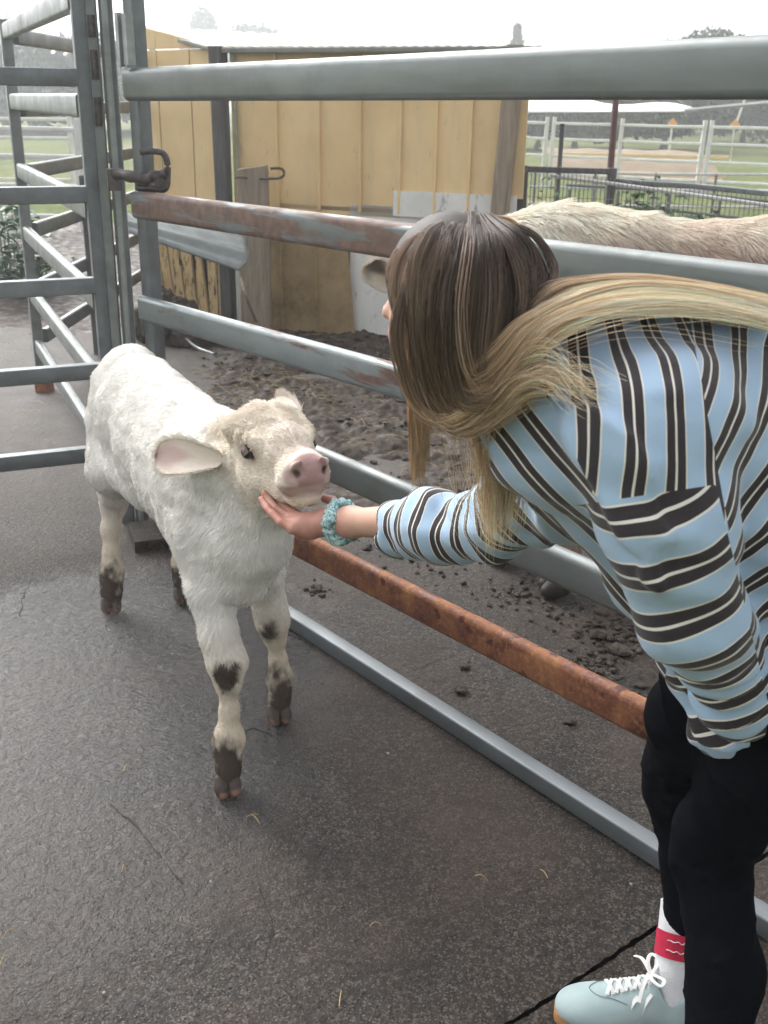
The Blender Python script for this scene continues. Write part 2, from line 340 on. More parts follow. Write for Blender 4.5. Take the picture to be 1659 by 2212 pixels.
def crack(pts, w, name='crack'):
    Q = spline([gz(*p) for p in pts], 26); Q[:, :2] += 0.006*np.stack([fbm(Q[:, :2]*30, 3, seed=5), fbm(Q[:, :2]*30, 3, seed=9)], 1)
    T = np.gradient(Q, axis=0)[:, :2]; T /= np.linalg.norm(T, axis=1)[:, None]; n_ = np.stack([-T[:, 1], T[:, 0]], 1)
    ww = (w*(0.25+0.75*np.abs(fbm(Q[:, :2]*22, 3, seed=2))))[:, None]; Q[:, 2] = cz(Q[:, :2])+0.0012
    V = np.concatenate([Q+np.column_stack([n_*ww, 0*ww]), Q-np.column_stack([n_*ww, 0*ww])]); k = len(Q)
    MB().add(V, [(i, i+1, k+i+1, k+i) for i in range(k-1)]).build(name, MAT['dark_gap'], yard)
for pts in ([(238, 1735), (300, 1790), (345, 1850), (392, 1905)], [(590, 1590), (545, 1570), (505, 1600)], [(880, 1455), (930, 1432), (985, 1415)],
            [(45, 1330), (52, 1280), (70, 1250)], [(560, 1900), (585, 1990), (572, 2060)], [(620, 2130), (660, 2190), (670, 2230)]): crack(pts, 0.0028)

# trodden mud and dung behind the rails: height field that dips under the concrete where it thins out
def mudmask(P):
    x, y = P[:, 0], P[:, 1]
    left = sstep(x-(-1.45+0.16*(8.2-y)), -.25, .35)      # stays right of a line running towards the camera
    m = left*sstep(y, 3.9, 5.4)+sstep(y, 7.0, 8.0)*sstep(x, -1.7, -1.1)+sstep(x-(1.9-0.25*y), 0, 1.2)*sstep(y, 2.4, 3.4)*0.75
    m = m+sstep(y, 8.2, 8.5)
    return np.clip(m, 0, 1)
def mudz(P):
    m = mudmask(P); h = fbm(P*2.2, 4, 0.55, seed=11)*0.03+np.abs(fbm(P*7, 4, 0.6, seed=21))*0.026+fbm(P*28, 3, .6, seed=31)*0.006
    return -0.034+m*0.036+h*(0.35+0.65*m)
o = sheet('mud', -2.3, 4.2, 2.6, 9.2, 560, 560, mudz, MAT['mud'], None); prop(o, kind='structure')
o = sheet('dirt_yard', -9, 9, 8.0, 16, 120, 90, lambda P: -0.02+0.03*fbm(P*1.6, 4, seed=8), MAT['mud']); prop(o, kind='structure')

# clods: loose dung crumbs, one object of ground cover, plus single lumps one can point at
def clod_arr(c, r, seed):
    import itertools
    bm = [(math.sin(t)*math.cos(p), math.sin(t)*math.sin(p), math.cos(t)) for t in np.linspace(0.15, math.pi-.15, 6) for p in np.linspace(0, 2*math.pi, 9)[:-1]]
    V = np.array(bm); rr = 1+0.45*vnoise(V*1.7+seed*3.1, seed); V = V*rr[:, None]*np.array([1, 1, .45])*r+np.asarray(c)
    Fq = [(i*8+j, i*8+(j+1) % 8, (i+1)*8+(j+1) % 8, (i+1)*8+j) for i in range(5) for j in range(8)]+[tuple(range(8))[::-1], tuple(40+j for j in range(8))]
    return V, Fq
mb = MB()
for k in range(1900):
    x = RNG.uniform(-1.3, 3.4); y = RNG.uniform(2.6, 8.2)
    m = mudmask(np.array([[x, y]]))[0]; 
    behind = (x+0.354)*(-0.774)*-1 + (y-3.289)*(0.633)            # on the far side of the rails
    if behind < 0.12 or RNG.random() > 0.16+0.8*m: continue
    r = 0.004+0.016*RNG.random()**2.2+0.018*m*RNG.random()**3
    V, Fq = clod_arr((x, y, max(0, mudz(np.array([[x, y]]))[0])+r*.2), r, k); mb.add(V, Fq, True)
for (px, py, R, nn) in [(1320, 1370, .16, 110), (1440, 1290, .2, 100), (1180, 1215, .2, 40), (960, 1215, .16, 30), (690, 1275, .06, 25), (1290, 1440, .10, 60), (1380, 1360, .22, 160), (1150, 1290, .25, 120), (1400, 1500, .15, 60), (900, 1180, .2, 60), (820, 900, .5, 60), (1000, 1000, .4, 60)]:
    g = gz(px, py)
    for k in range(nn):
        x, y = g[:2]+RNG.normal(0, R*.5, 2); r = 0.003+0.011*RNG.random()**2; V, Fq = clod_arr((x, y, r*.4), r, k+int(px)); mb.add(V, Fq, True)
prop(mb.build('dung_crumbs', MAT['mud']), 'dark crumbs of trodden dung scattered over the concrete behind the rails', 'dung', kind='stuff')
for (px, py, r, lab) in [(1003, 1492, .021, 'small dark dung lump alone between rusty rail and bottom rail'), (683, 1270, .022, 'flat dark dung lump just right of the calf, behind the rails'),
                         (1290, 1378, .03, 'dark dung lump on concrete left of the woman above the rusty rail'), (1345, 1412, .034, 'crumbly dung heap on wet concrete nearest the striped sleeve'),
                         (1210, 1205, .026, 'dark dung lump behind the grey rail near the cow hooves'), (790, 1185, .02, 'small dung lump just below the outstretched hand')]:
    g = gz(px, py); q = MB(); 
    for k in range(4): V, Fq = clod_arr(g+np.array([RNG.uniform(-r, r)*.6, RNG.uniform(-r, r)*.6, r*.3]), r*RNG.uniform(.5, .9), k+px); q.add(V, Fq, True)
    prop(q.build('dung_lump', MAT['mud']), lab, 'dung', 'dung lumps on the concrete')
# straws
mb = MB()
def straw(g, L, a, z=.004):
    d = np.array([math.cos(a), math.sin(a), 0])*L/2; mid = np.array([0, 0, .004+.01*RNG.random()])
    mb.sweep(spline([g-d+[0, 0, z], g+mid+[0, 0, z], g+d+[0, 0, z]], 5), pcirc(.0011, 4), smooth=False)
for k in range(520):
    c = [(-.3, 6.3, 1.0), (.5, 5.2, .9), (-.9, 6.4, .4), (.4, 7.6, .5)][k % 4]; g = np.array([c[0]+RNG.normal(0, c[2]), c[1]+RNG.normal(0, .5), 0]); 
    if g[1] < 4.2: continue
    g[2] = max(0, mudz(g[None, :2])[0])+.004; straw(g, RNG.uniform(.04, .13), RNG.uniform(0, 3.14), .004)
for (px, py, a) in [(275, 1660, 1.2), (268, 1880, 1.3), (545, 1765, .4), (552, 1772, 2.2), (18, 2020, 1.1), (12, 2070, 1.4), (1040, 1900, 2.6), (735, 2160, 1.5), (1175, 1890, 2.0), (810, 2000, .3), (1010, 1160, 1.0)]:
    straw(gz(px, py), RNG.uniform(.02, .05), a)
prop(mb.build('straw_wisps', MAT['straw']), 'wisps of straw lying on the mud and the concrete', 'straw', kind='stuff')
# pale pebbles on the concrete
MAT['pebble'] = m_plain('pale_stone', (0.30, 0.29, 0.27), 0.8, 0.2, 60)
for i, (px, py, r, lab) in enumerate([(838, 1628, .0045, 'white pebble on dark concrete below the bottom rail'), (456, 1905, .0035, 'pale pebble on the concrete below the calf'),
                      (1363, 1910, .0035, 'small white chip beside the black trouser leg'), (225, 2145, .004, 'pale oblong pebble on the concrete at the lower left'), (372, 1413, .003, 'tiny pale pebble between the calf legs')]):
    V, Fq = clod_arr(gz(px, py)+[0, 0, r*.4], r, i+5); q = MB(); q.add(V, Fq, True); prop(q.build('pebble', MAT['pebble']), lab, 'pebble', 'pale pebbles on the yard')

# ================================================================ THE RAIL PANEL BETWEEN THE WOMAN AND THE COW
FA = np.array([-0.354, 3.289]); FD = np.array([0.633, -0.774]); FD /= np.linalg.norm(FD); FN = np.array([0.774, 0.633])  # FN points away from camera
def fp(s, z, off=0.0): q = FA+FD*s+FN*(off); return np.array([q[0], q[1], z])
panel = empty('cattle_panel', tuple(fp(0, 0, .02)), 'long galvanised cattle panel of oval rails, one of them rust orange, beside the calf', 'rail fence')
oval = [(0.0215*math.cos(a), 0.0295*math.copysign(1, math.sin(a)+1e-9)+0.0205*math.sin(a)) for a in np.linspace(0, 2*math.pi, 33)[:-1]+.01]
def rail(z0, z1, mat, s0=-.93, s1=4.2, name='rail', prof=None, wav=0.0, k=0.0):
    h = z1-z0; pr_ = [(x, y*h/0.10) for x, y in (prof or oval)]
    S = np.linspace(s0, s1, 60); P = np.array([fp(s, (z0+z1)/2+k*min(s, 2.2)+wav*math.sin(s*2.3+z0*9), .0225) for s in S])
    return MB().sweep(P, pr_).build(name, mat, panel)
prop(rail(1.688, 1.796, MAT['galv'], k=.010), 'top rail of plain grey steel')
prop(rail(1.292, 1.389, MAT['galv_rust'], s1=.79, k=.0162), 'second rail, brown with rust on its left half'); rail(1.292, 1.389, MAT['galv'], s0=.7905, k=.0162)
prop(rail(.915, 1.012, MAT['galv_rust2'], k=.018), 'third rail with a rust line along its face'); rail(.592, .69, MAT['galv'], s0=-.95)
prop(rail(.272, .371, MAT['rust'], s0=-.60, k=.0227), 'thick rail rusted bright orange')
rail(0.0, .052, MAT['galv_dark'], s0=-.80, name='bottom_rail', prof=[(x*1.0, y*.1/.052) for x, y in prect(.05, .052, .006)])
def upright(s, z1, w, d, off, mat, name, parent=panel, z0=0.0, thing=None):
    c = fp(s, 0, off); return MB().sweep([c+[0, 0, z0], c+[0, 0, (z0+z1)/2], c+[0, 0, z1]], prect(w, d, .006), up=(FD[0], FD[1], 0)).build(name, mat, parent)
upright(-.955, 2.6, .05, .075, .075, MAT['galv_dark'], 'post')
upright(4.25, 1.85, .05, .05, .03, MAT['galv'], 'post')
c = fp(-.90, 1.69, -.012)
b = MB(); b.box(c+[0.0, 0, .185], (.022, .02, .17), math.atan2(FD[1], FD[0])); b.box(c+np.array([.034, -.02, .185]), (.030, .03, .16), math.atan2(FD[1], FD[0])); b.build('cap_bracket', MAT['galv_light'], panel)
# weld lug at rail end
# twin posts between the panel and the gate
def post_at(px, Y, w, d, mat, label, name='steel_post', z1=2.7, yaw=.35):
    p = at(px, 225, Y); p[2] = 0
    o = MB().sweep([p, p+[0, 0, z1/2], p+[0, 0, z1]], prect(w, d, .005), up=(math.cos(yaw), math.sin(yaw), 0)).build(name, mat); return prop(o, label, 'post', 'square steel posts at the gate'), p
post_at(208, 4.22, .062, .052, MAT['galv'], 'middle grey square steel post beside the gate stile', yaw=.2)
post_at(243, 4.24, .066, .05, MAT['galv_dark'], 'dark square steel post set back between the pale strip and the panel', yaw=.2)
post_at(240, 4.18, .022, .022, MAT['galv_light'], 'narrow pale steel strip post in front of the dark one beside the panel', yaw=.2)
pp = at(205, 225, 4.19)
b = MB()
for z, h in ((1.93, .07), (1.80, .12), (1.66, .10)): b.box((pp[0]-.028, pp[1]-.035, z), (.03, .03, h), .3)
# slide latch: rod, loop handle, hasp
latch = empty('gate_latch', tuple(at(300, 380, 4.0)), 'worn dark steel slide latch with a square loop handle on the post', 'latch')
Lk = lambda x, y, Y=3.98: at(x, y, Y)
tube(spline([Lk(303, 328), Lk(330, 327), Lk(352, 331), Lk(361, 350), Lk(362, 380), Lk(357, 408), Lk(330, 408), Lk(296, 405)], 40), .0115, 10).build('loop_handle', MAT['steel_dark'], latch)
b = MB(); b.sweep(spline([Lk(240, 380, 4.05), Lk(262, 377, 4.02), Lk(290, 383), Lk(315, 388), Lk(335, 380), Lk(360, 376)], 24), pcirc(.017, 10), scale=1+.35*np.sin(np.linspace(0, 14, 24))**2); b.build('bolt', MAT['steel_dark'], latch)
b = MB(); b.box(Lk(247, 388, 4.04), (.05, .04, .075), .3); b.build('hasp', MAT['steel_dark'], latch); b = MB(); b.box(Lk(345, 392, 3.98), (.035, .03, .05), .2); b.build('catch', MAT['steel_dark'], latch)

# foot of the end post on its concrete pad
b = MB(); g = gz(338, 1165); b.box((g[0], g[1], .02), (.20, .22, .05), .35); prop(b.build('concrete_pad', MAT['white_rail'] if False else MAT['concrete']), 'pale concrete pad under the post behind the calf legs', 'concrete pad')

# ================================================================ GATE ON THE LEFT
GL = np.array([-1.15, 4.19]); GD = np.array([-.915, -.403]); GD /= np.linalg.norm(GD)
gate = empty('steel_gate', (GL[0], GL[1], 0), 'grey square-tube steel gate at the left edge, beside the calf', 'gate')
def gp(s, z): q = GL+GD*s; return np.array([q[0], q[1], z])
for z in (1.755, 1.345, 1.003, .663, .318): MB().sweep([gp(.0, z), gp(1.0, z), gp(2.4, z)], prect(.05, .062, .004), smooth=True).build('rail', MAT['galv_dark'], gate)
for s in (-.022, 2.42): MB().sweep([gp(s, .12), gp(s, 1.2), gp(s, 2.7)], prect(.05, .05, .005), up=(GD[0], GD[1], 0)).build('stile', MAT['galv_dark'], gate)
for z, h in ((1.93, .07), (1.80, .10), (1.64, .10), (.45, .10)):
    c = gp(-.075, z)+[0, -.03, 0]; q = MB(); q.sweep([c-[0, 0, h/2], c, c+[0, 0, h/2]], pcirc(.014, 10), up=(1, 0, 0)); q.build('hinge', MAT['steel_dark'], gate)

# ================================================================ RACE PANELS BEHIND
def rail_panel(name, A, B, zs, h, mat, label, postA=True, postB=False, top=2.08, w=.045, mid=None, pmat=None, group='rail panels of the cattle race'):
    A = np.array(A, float); B = np.array(B, float); E_ = empty(name, (A[0], A[1], 0), label, 'rail fence', group)
    for z in zs: MB().sweep([(*A, z), (*((A+B)/2), z), (*B, z)], prect(w, h, min(w, h)*.3), smooth=True).build('rail', mat, E_)
    for t in ([0] if postA else [])+([1] if postB else [])+(mid or []):
        q = A+(B-A)*t; MB().sweep([(*q, 0), (*q, top/2), (*q, top)], prect(.06, .06, .006), up=(B[0]-A[0]+.01, B[1]-A[1], 0)).build('post', pmat or mat, E_)
    return E_
FPp = (-2.13, 6.4)
rail_panel('race_panel', FPp, (-1.145, 4.212), (2.02, 1.66, 1.29, .94, .58, .27), .085, MAT['galv'], 'pale rail panel slanting from the far post towards the gate', pmat=MAT['galv'])
rail_panel('race_panel', (-2.10, 6.45), (-2.02, 10.5), (2.0, 1.62, 1.28, .95, .62, .32), .085, MAT['galv'], 'grey rail panel running straight away behind the far left post', postA=False, postB=True)
b = MB(); g = gz(98, 843); b.box((g[0], g[1]-.01, .03), (.09, .09, .06)); prop(b.build('post_foot', MAT['rust']), 'rusty steel foot under the far left post', 'post foot')
q = at(175, 475, 7.4); MB().sweep([(q[0]+.05, 7.4, 0), (q[0]+.05, 7.4, .6), (q[0]+.05, 7.4, 1.2)], prect(.07, .07, .01)).build('timber_post', MAT['wood_grey'])
prop(bpy.data.objects['timber_post'], 'short dark timber post seen between race rails at the left', 'post')

# ================================================================ SHED
shed = empty('yellow_shed', (-.2, 8.2, 0), 'yellow painted farm shed with battens and a sloping iron roof', 'shed')
S0 = np.array([-1.26, 8.5]); SD = np.array([.935, -.354]); SL = 2.43; SN = np.array([-.354, -.935])   # SN towards the camera
def sp(t, z, o=0.0): q = S0+SD*t+SN*o; return np.array([q[0], q[1], z])
def quadbox(P0, P1, z0, z1, th, nrm, z0b=None, z1b=None):
    """wall panel from plan point P0 to P1 between heights, th thick, face on the nrm side"""
    z0b = z0 if z0b is None else z0b; z1b = z1 if z1b is None else z1b; n3 = np.array([*nrm, 0])*th
    a, b_ = np.array([*P0, 0]), np.array([*P1, 0]); V = []
    for o_ in (0, -1):
        V += [a+[0, 0, z0]+n3*o_, b_+[0, 0, z0b]+n3*o_, b_+[0, 0, z1b]+n3*o_, a+[0, 0, z1]+n3*o_]
    return V, [(0, 1, 2, 3), (7, 6, 5, 4), (0, 4, 5, 1), (1, 5, 6, 2), (2, 6, 7, 3), (3, 7, 4, 0)]
def zat(px, py, o=0.0):      # height on the front wall at a photo position
    r_ = ray(px, py); d = (S0+SN*o)@SN; t = d/(r_[0]*SN[0]+r_[1]*SN[1]); return CAM_H+r_[2]*t
ZB0, ZB1 = zat(1000, 474), zat(1000, 418)
def tx(px):       # where along the front wall a photo column falls
    r_ = ray(px, 250); k = r_[0]/r_[1]; return (k*S0[1]-S0[0])/(SD[0]-k*SD[1])
seams = [tx(x) for x in (500, 598, 690, 780, 867, 945, 1020, 1140)]
for a, b_ in zip(seams[:-1], seams[1:]):
    V, Fq = quadbox(S0+SD*(a+.0015), S0+SD*(b_-.0015), .90 if a < tx(860) else ZB1-.02, 2.03, .012, SN); MB().add(V, Fq).build('wall_sheet', MAT['yellow'], shed)
for t in seams[1:-1]:
    q = MB(); q.sweep([sp(t, .93, .01), sp(t, 1.5, .01), sp(t, 2.0, .01)], prect(.030, .020, .004), up=(SD[0], SD[1], 0)); q.build('batten', MAT['yellow'], shed)
V, Fq = quadbox(S0+SD*tx(855), S0+SD*tx(1128), ZB0, ZB1, .014, SN); prop(MB().add(np.array(V)+[*(SN*.02), 0], Fq).build('white_board', MAT['white'], shed), 'flaking white board low on the shed wall')
# lower wall: dark recess, muddied sheet, white painted board
V, Fq = quadbox(S0+SD*tx(500)-SN*.10, S0+SD*tx(1140)-SN*.10, 0, 1.25, .02, SN); MB().add(V, Fq).build('back_board', MAT['wood_grey'], shed)
V, Fq = quadbox(S0+SD*tx(583), S0+SD*tx(757), 0.0, .69, .012, SN, 0, .71); V = np.array(V); V[[1, 5]] += [*(SD*.07), 0]
prop(MB().add(V+[*(SN*.06), 0], Fq).build('lower_sheet', MAT['brownsheet'], shed), 'mud splashed brownish lower sheet')
for tt in (tx(690), tx(610)): MB().sweep([sp(tt, .02, .075), sp(tt, .35, .075), sp(tt, .70, .075)], prect(.022, .014, .003), up=(SD[0], SD[1], 0)).build('batten', MAT['brownsheet'], shed)
V, Fq = quadbox(S0+SD*tx(757), S0+SD*tx(1000), 0.03, .98, .012, SN); prop(MB().add(V, Fq).build('lower_board', MAT['white'], shed), 'white flaking lower board behind the woman')
V, Fq = quadbox(S0+SD*tx(590), S0+SD*tx(860), .93, .96, .05, SN); MB().add(V, Fq).build('sill', MAT['wood'], shed)
# corner post (grey) and right timber post
MB().sweep([sp(.02, 0, .05), sp(.015, 1.0, .055), sp(0, 2.05, .05)], prect(.10, .10, .01), up=(SD[0], SD[1], 0)).build('corner_post', MAT['wood_grey'], shed)
MB().sweep([sp(tx(513), .9, .03), sp(tx(513), 1.4, .03), sp(tx(512), 2.0, .03)], prect(.02, .02, .003)).build('conduit', m_plain('pale_green_paint', (.30, .36, .28)), shed)
MB().sweep([sp(tx(517), 0, .11), sp(tx(517), .3, .11), sp(tx(517), .72, .11)], prect(.05, .03, .004)).build('corner_trim', MAT['white'], shed)
q = MB(); P = np.array([sp(tx(1112), 2.05, .06), sp(tx(1108), 1.7, .07), sp(tx(1104), 1.4, .07), sp(tx(1098), 1.1, .07), sp(tx(1085), 0, .10)]); q.sweep(spline(P, 12), prect(.13, .12, .03), up=(SD[0], SD[1], 0)); prop(q.build('corner_post', MAT['wood'], shed), 'split weathered round timber post')
# left wall: boards, receding
WL0 = S0.copy(); WL1 = np.array([-.2085*9.0, 9.0]); WL1 = WL0+(WL1-WL0)*1.35; wd = (WL1-WL0)/np.linalg.norm(WL1-WL0); wn = np.array([wd[1], -wd[0]])
wn = wn if wn[1] < 0 else -wn; wl = np.linalg.norm(WL1-WL0)
def lt(px): r_ = ray(px, 250); k = r_[0]/r_[1]; return (k*WL0[1]-WL0[0])/(wd[0]-k*wd[1])
sx = [0.02, lt(415), lt(345), lt(296), wl]
for a, b_ in zip(sx[:-1], sx[1:]):
    V, Fq = quadbox(WL0+wd*(a+.007), WL0+wd*(b_-.007), .72, 2.035, .014, wn); MB().add(V, Fq).build('wall_sheet', MAT['yellow'], shed)
    V, Fq = quadbox(WL0+wd*(a+.004), WL0+wd*(b_-.004), 2.045, 2.045+.19*a/lt(290)+.0, .014, wn, 2.045, 2.045+.19*b_/lt(290)+.0); MB().add(V, Fq).build('gable_sheet', MAT['yellow'], shed)
V, Fq = quadbox(WL0-wn*.06, WL1-wn*.06, 0, 2.04, .01, wn); MB().add(V, Fq).build('back_board', MAT['dark_gap'], shed)
# weathered vertical planks low on the left wall, some slipped and leaning
xs = [484, 462, 440, 415, 390, 365, 344, 322, 300]; 
for i in range(len(xs)-1):
    a, b_ = lt(xs[i])+.008, lt(xs[i+1])-.008; lean = [-.00, .02, .07, .10, .12, .13, .14, .14][i]; V, Fq = quadbox(WL0+wd*a, WL0+wd*b_, 0, .86, .02, wn)
    V = np.array(V)
    for j in (2, 3, 6, 7): V[j, :2] += wd*lean
    if i == 1: V[[3, 7], :2] += -wd*0.0; V[[2, 6], 2] -= .02
    if i == 2: V[[2, 6], :2] -= wd*.03; V[[3, 7], :2] += wd*.045
    MB().add(V+[*(wn*.03), 0], Fq).build('plank', MAT['peel'], shed)
# roof
RA, RB = at(462, 104, 8.45), sp(SL+.05, 2.04, .12); RC, RDk = np.array([*(WL1*1.0), 2.48]), np.array([1.25, 9.3, 2.10]); RC = at(283, 56, 9.35)
nu, nv = 130, 12; V = []; 
for j in range(nv):
    for i in range(nu):
        u, v = i/(nu-1), j/(nv-1); p = (RA*(1-u)+RB*u)*(1-v)+(RC*(1-u)+RDk*u)*v; p = p+[0, 0, .0035*math.sin(u*2*math.pi*32)+.005]; V.append(p)
Fq = [(j*nu+i, j*nu+i+1, (j+1)*nu+i+1, (j+1)*nu+i) for j in range(nv-1) for i in range(nu-1)]
ro = MB().add(V, Fq, True).build('roof', MAT['roof'], shed); md = ro.modifiers.new('thick', 'SOLIDIFY'); md.thickness = .006
MB().sweep([RA+[0, 0, -.015], (RA+RB)/2+[0, 0, -.015], RB+[0, 0, -.015]], prect(.03, .035, .004)).build('fascia', MAT['roof'], shed)
MB().sweep([RA+[0, 0, -.01], (RA+RC)/2+[0, 0, -.01], RC+[0, 0, -.01]], prect(.03, .03, .004)).build('barge_board', MAT['roof'], shed)
# bent corrugated iron sheet leaning against the shed
T1, T2, B1, B2 = at(318, 470, 7.6), at(530, 512, 7.55), at(318, 520, 7.25), at(516, 588, 7.2)
V = []; nu, nv = 24, 26
for j in range(nv):
    v = j/(nv-1)
    for i in range(nu):
        u = -.35+1.35*i/(nu-1); p = (T1*(1-u)+T2*u)*(1-v)+(B1*(1-u)+B2*u)*v; bulge = .05*math.sin(v*math.pi*1.15+.5); p = p+np.array([.10*math.sin(v*math.pi)*.5, -bulge, .012*math.sin(v*math.pi*5)]); V.append(p)
Fq = [(j*nu+i, j*nu+i+1, (j+1)*nu+i+1, (j+1)*nu+i) for j in range(nv-1) for i in range(nu-1)]
io = MB().add(V, Fq, True).build('iron_sheet', MAT['galv']); prop(io, 'bent sheet of grey corrugated iron propped on the left of the shed', 'iron sheet'); md = io.modifiers.new('thick', 'SOLIDIFY'); md.thickness = .008
# timber post with bolts in front of the shed
tp = empty('timber_post', tuple(gz(555, 725)), 'thick weathered timber post with hooked bolts in front of the shed', 'post')
b = MB(); g = gz(556, 728); dd = np.array([.0, 0, 0]); b.sweep([g+[0, 0, -.02], g+[0, 0, .6], g+[.0, 0, 1.2], g+[-.005, 0, 1.235]], prect(.215, .18, .015), up=(0, 1, 0)); b.build('timber', MAT['wood'], tp)
tube(spline([at(560, 386, 7.9), at(580, 386, 7.9), at(606, 384, 7.9), at(614, 374, 7.9), at(606, 364, 7.9), at(584, 364, 7.9)], 24), .009, 8).build('hook_bolt', MAT['steel_dark'], tp)
tube([at(508, 383, 7.9), at(520, 383, 7.9), at(535, 384, 7.9)], .008, 8).build('bolt_end', MAT['steel_dark'], tp)
# leaning stick and hose
prop(tube(spline([at(520, 600, 7.6), at(535, 650, 7.5), gz(562, 718)+[0, 0, .02]], 14), .012, 6).build('stick', MAT['wood']), 'thin stick leaning against the shed corner', 'stick')
prop(tube(spline([gz(378, 725)+[0, 0, .06], gz(395, 745)+[0, 0, .07], gz(425, 768)+[0, 0, .06], gz(462, 780)+[0, 0, .05]], 20), .009, 8).build('hose', MAT['galv']), 'short curved piece of pale pipe lying in the mud', 'pipe')
# dung mound against the shed
def lump(name, c, r, label, n=34):
    th = np.linspace(0, math.pi/2*1.05, n); ph = np.linspace(0, 2*math.pi, 2*n+1)[:-1]; V = []
    D = np.array([(math.sin(t)*math.cos(p), math.sin(t)*math.sin(p), math.cos(t)) for t in th for p in ph]); k = 1+.22*fbm(D*2.2+c[0], 4, .6, seed=4)
    V = D*k[:, None]*np.array(r)+np.array(c); m_ = 2*n; Fq = [(i*m_+j, (i+1)*m_+j, (i+1)*m_+(j+1) % m_, i*m_+(j+1) % m_) for i in range(n-1) for j in range(m_)]
    return prop(MB().add(V, Fq, True).build(name, MAT['mud']), label, 'dung heap', 'dung heaps by the shed')
g1 = at(362, 640, 7.9); lump('dung_heap', (g1[0], 7.9, -.02), (.24, .2, .36), 'larger brown dung heap against the left shed wall'); g2 = at(420, 660, 7.8); lump('dung_heap', (g2[0], 7.8, -.02), (.22, .2, .24), 'lower dung heap just right of the larger one')

# ================================================================ BACKGROUND RIGHT OF THE SHED
def quadsheet(name, P, mat, th=.004, n=8, sag=None):
    P = [np.asarray(p, float) for p in P]; V = []
    for j in range(n):
        for i in range(n*3):
            u, v = i/(n*3-1), j/(n-1); p = (P[0]*(1-u)+P[1]*u)*(1-v)+(P[3]*(1-u)+P[2]*u)*v
            if sag is not None: p = p+sag(u, v)
            V.append(p)
    k = n*3; o = MB().add(V, [(j*k+i, j*k+i+1, (j+1)*k+i+1, (j+1)*k+i) for j in range(n-1) for i in range(k-1)], True).build(name, mat)
    md = o.modifiers.new('thick', 'SOLIDIFY'); md.thickness = th; return o
aw = quadsheet('awning', [at(1128, 242, 10.7), at(1480, 240, 10.3), at(1500, 226, 12.5), at(1128, 200, 12.5)], MAT['awning'], .01, sag=lambda u, v: np.array([0, 0, .04*math.sin(u*9)*v-.05*u*u*v]))
prop(aw, 'white plastic sheet stretched level beyond the shed, under the top rail', 'awning')
prop(tube(spline([at(1478, 239, 10.3), at(1560, 231, 10.3), at(1670, 221, 10.3), at(1800, 210, 10.3)], 20), .02, 6).build('rope', MAT['white_rail']), 'white rope running right from the plastic sheet', 'rope')
for (px, z1, lab) in [(1321, 1.95, 'tall maroon steel pole rising through the mesh fence')]:
    p = at(px, 370, 10.2); prop(tube([(p[0], p[1], 0), (p[0]-.01, p[1], 1), (p[0]-.02, p[1], 2.0)], .03, 8).build('pole', MAT['maroon']), lab, 'pole')
p = at(1207, 380, 10.8); prop(tube([(p[0], p[1], 0), (p[0], p[1], .8), (p[0], p[1], 1.52)], .022, 8).build('star_picket', MAT['wood_grey']), 'thin dark picket behind the mesh fence beside the shed', 'post')
# mesh fence with a top rail
mf = empty('mesh_fence', tuple(at(1230, 460, 9.5)*[1, 1, 0]), 'low dark framed wire mesh fence right of the shed', 'fence')
A, B = at(1132, 365, 9.5), at(1322, 371, 9.7); C = at(1322, 400, 9.7); D_ = at(1700, 440, 8.6)
MB().sweep([A, (A+B)/2, B], prect(.045, .05, .008)).build('top_rail', MAT['wood_grey'], mf)
for q, w in ((A, .05), (B, .075)): MB().sweep([q*[1, 1, 0], q*[1, 1, .5], q+[0, 0, .03]], prect(w, w, .01), up=(0, 1, 0)).build('post', MAT['wood_grey'], mf)
MB().sweep([at(1330, 392, 9.7), at(1500, 402, 9.2), at(1720, 424, 8.4)], prect(.03, .045, .008)).build('top_rail', MAT['galv_dark'], mf)
MB().sweep([at(1190, 380, 9.6), at(1330, 398, 9.5), at(1720, 452, 8.4)], prect(.03, .03, .008)).build('mid_rail', MAT['white_rail'], mf)
w_ = MB()
for k in range(62):
    u = k/61.0; base = (A*(1-u)+at(1720, 424, 8.4)*u); w_.sweep([[base[0], base[1]+.01, .05], [base[0], base[1]+.01, .55], [base[0], base[1]+.01, base[2]]], pcirc(.0035, 4), smooth=False)
for z in (.25, .5, .75, .95): w_.sweep([[A[0], A[1], z], [B[0], B[1]-.4, z], [at(1720, 424, 8.4)[0], 8.4, z]], pcirc(.003, 4), smooth=False)
prop(w_.build('wire_mesh', MAT['galv'], mf), kind='stuff')
# white post and rail fence across the paddock
def white_panel(P, Q, label, posts=(0, 1)):
    E_ = empty('white_rail_panel', (P[0], P[1], -.1), label, 'rail fence', 'white rail panels across the paddock')
    for z in (1.28, .93, .55, .15): MB().sweep([(P[0], P[1], z), ((P[0]+Q[0])/2, (P[1]+Q[1])/2, z+.01*math.sin(P[0])), (Q[0], Q[1], z)], prect(.05, .065, .015)).build('rail', MAT['white_rail'], E_)
    for t in posts:
        x, y = P[0]+(Q[0]-P[0])*t, P[1]+(Q[1]-P[1])*t; MB().sweep([(x, y, -.12), (x, y, .6), (x+.02, y, 1.42)], prect(.085, .085, .01), up=(0, 1, 0)).build('post', MAT['white_rail'], E_)
    return E_
YS = lambda px: 27.0-(px-1140)*.006
for a, b_, lab in [(1090, 1179, 'white rail panel partly hidden by the shed corner'), (1194, 1326, 'second white rail panel, crossed by the maroon pole'),
                   (1341, 1519, 'white rail panel in front of the sandy mound'), (1534, 1720, 'rightmost white rail panel beside the green field')]:
    P, Q = at(a, 290, YS(a)), at(b_, 290, YS(b_)); white_panel(P, Q, lab)
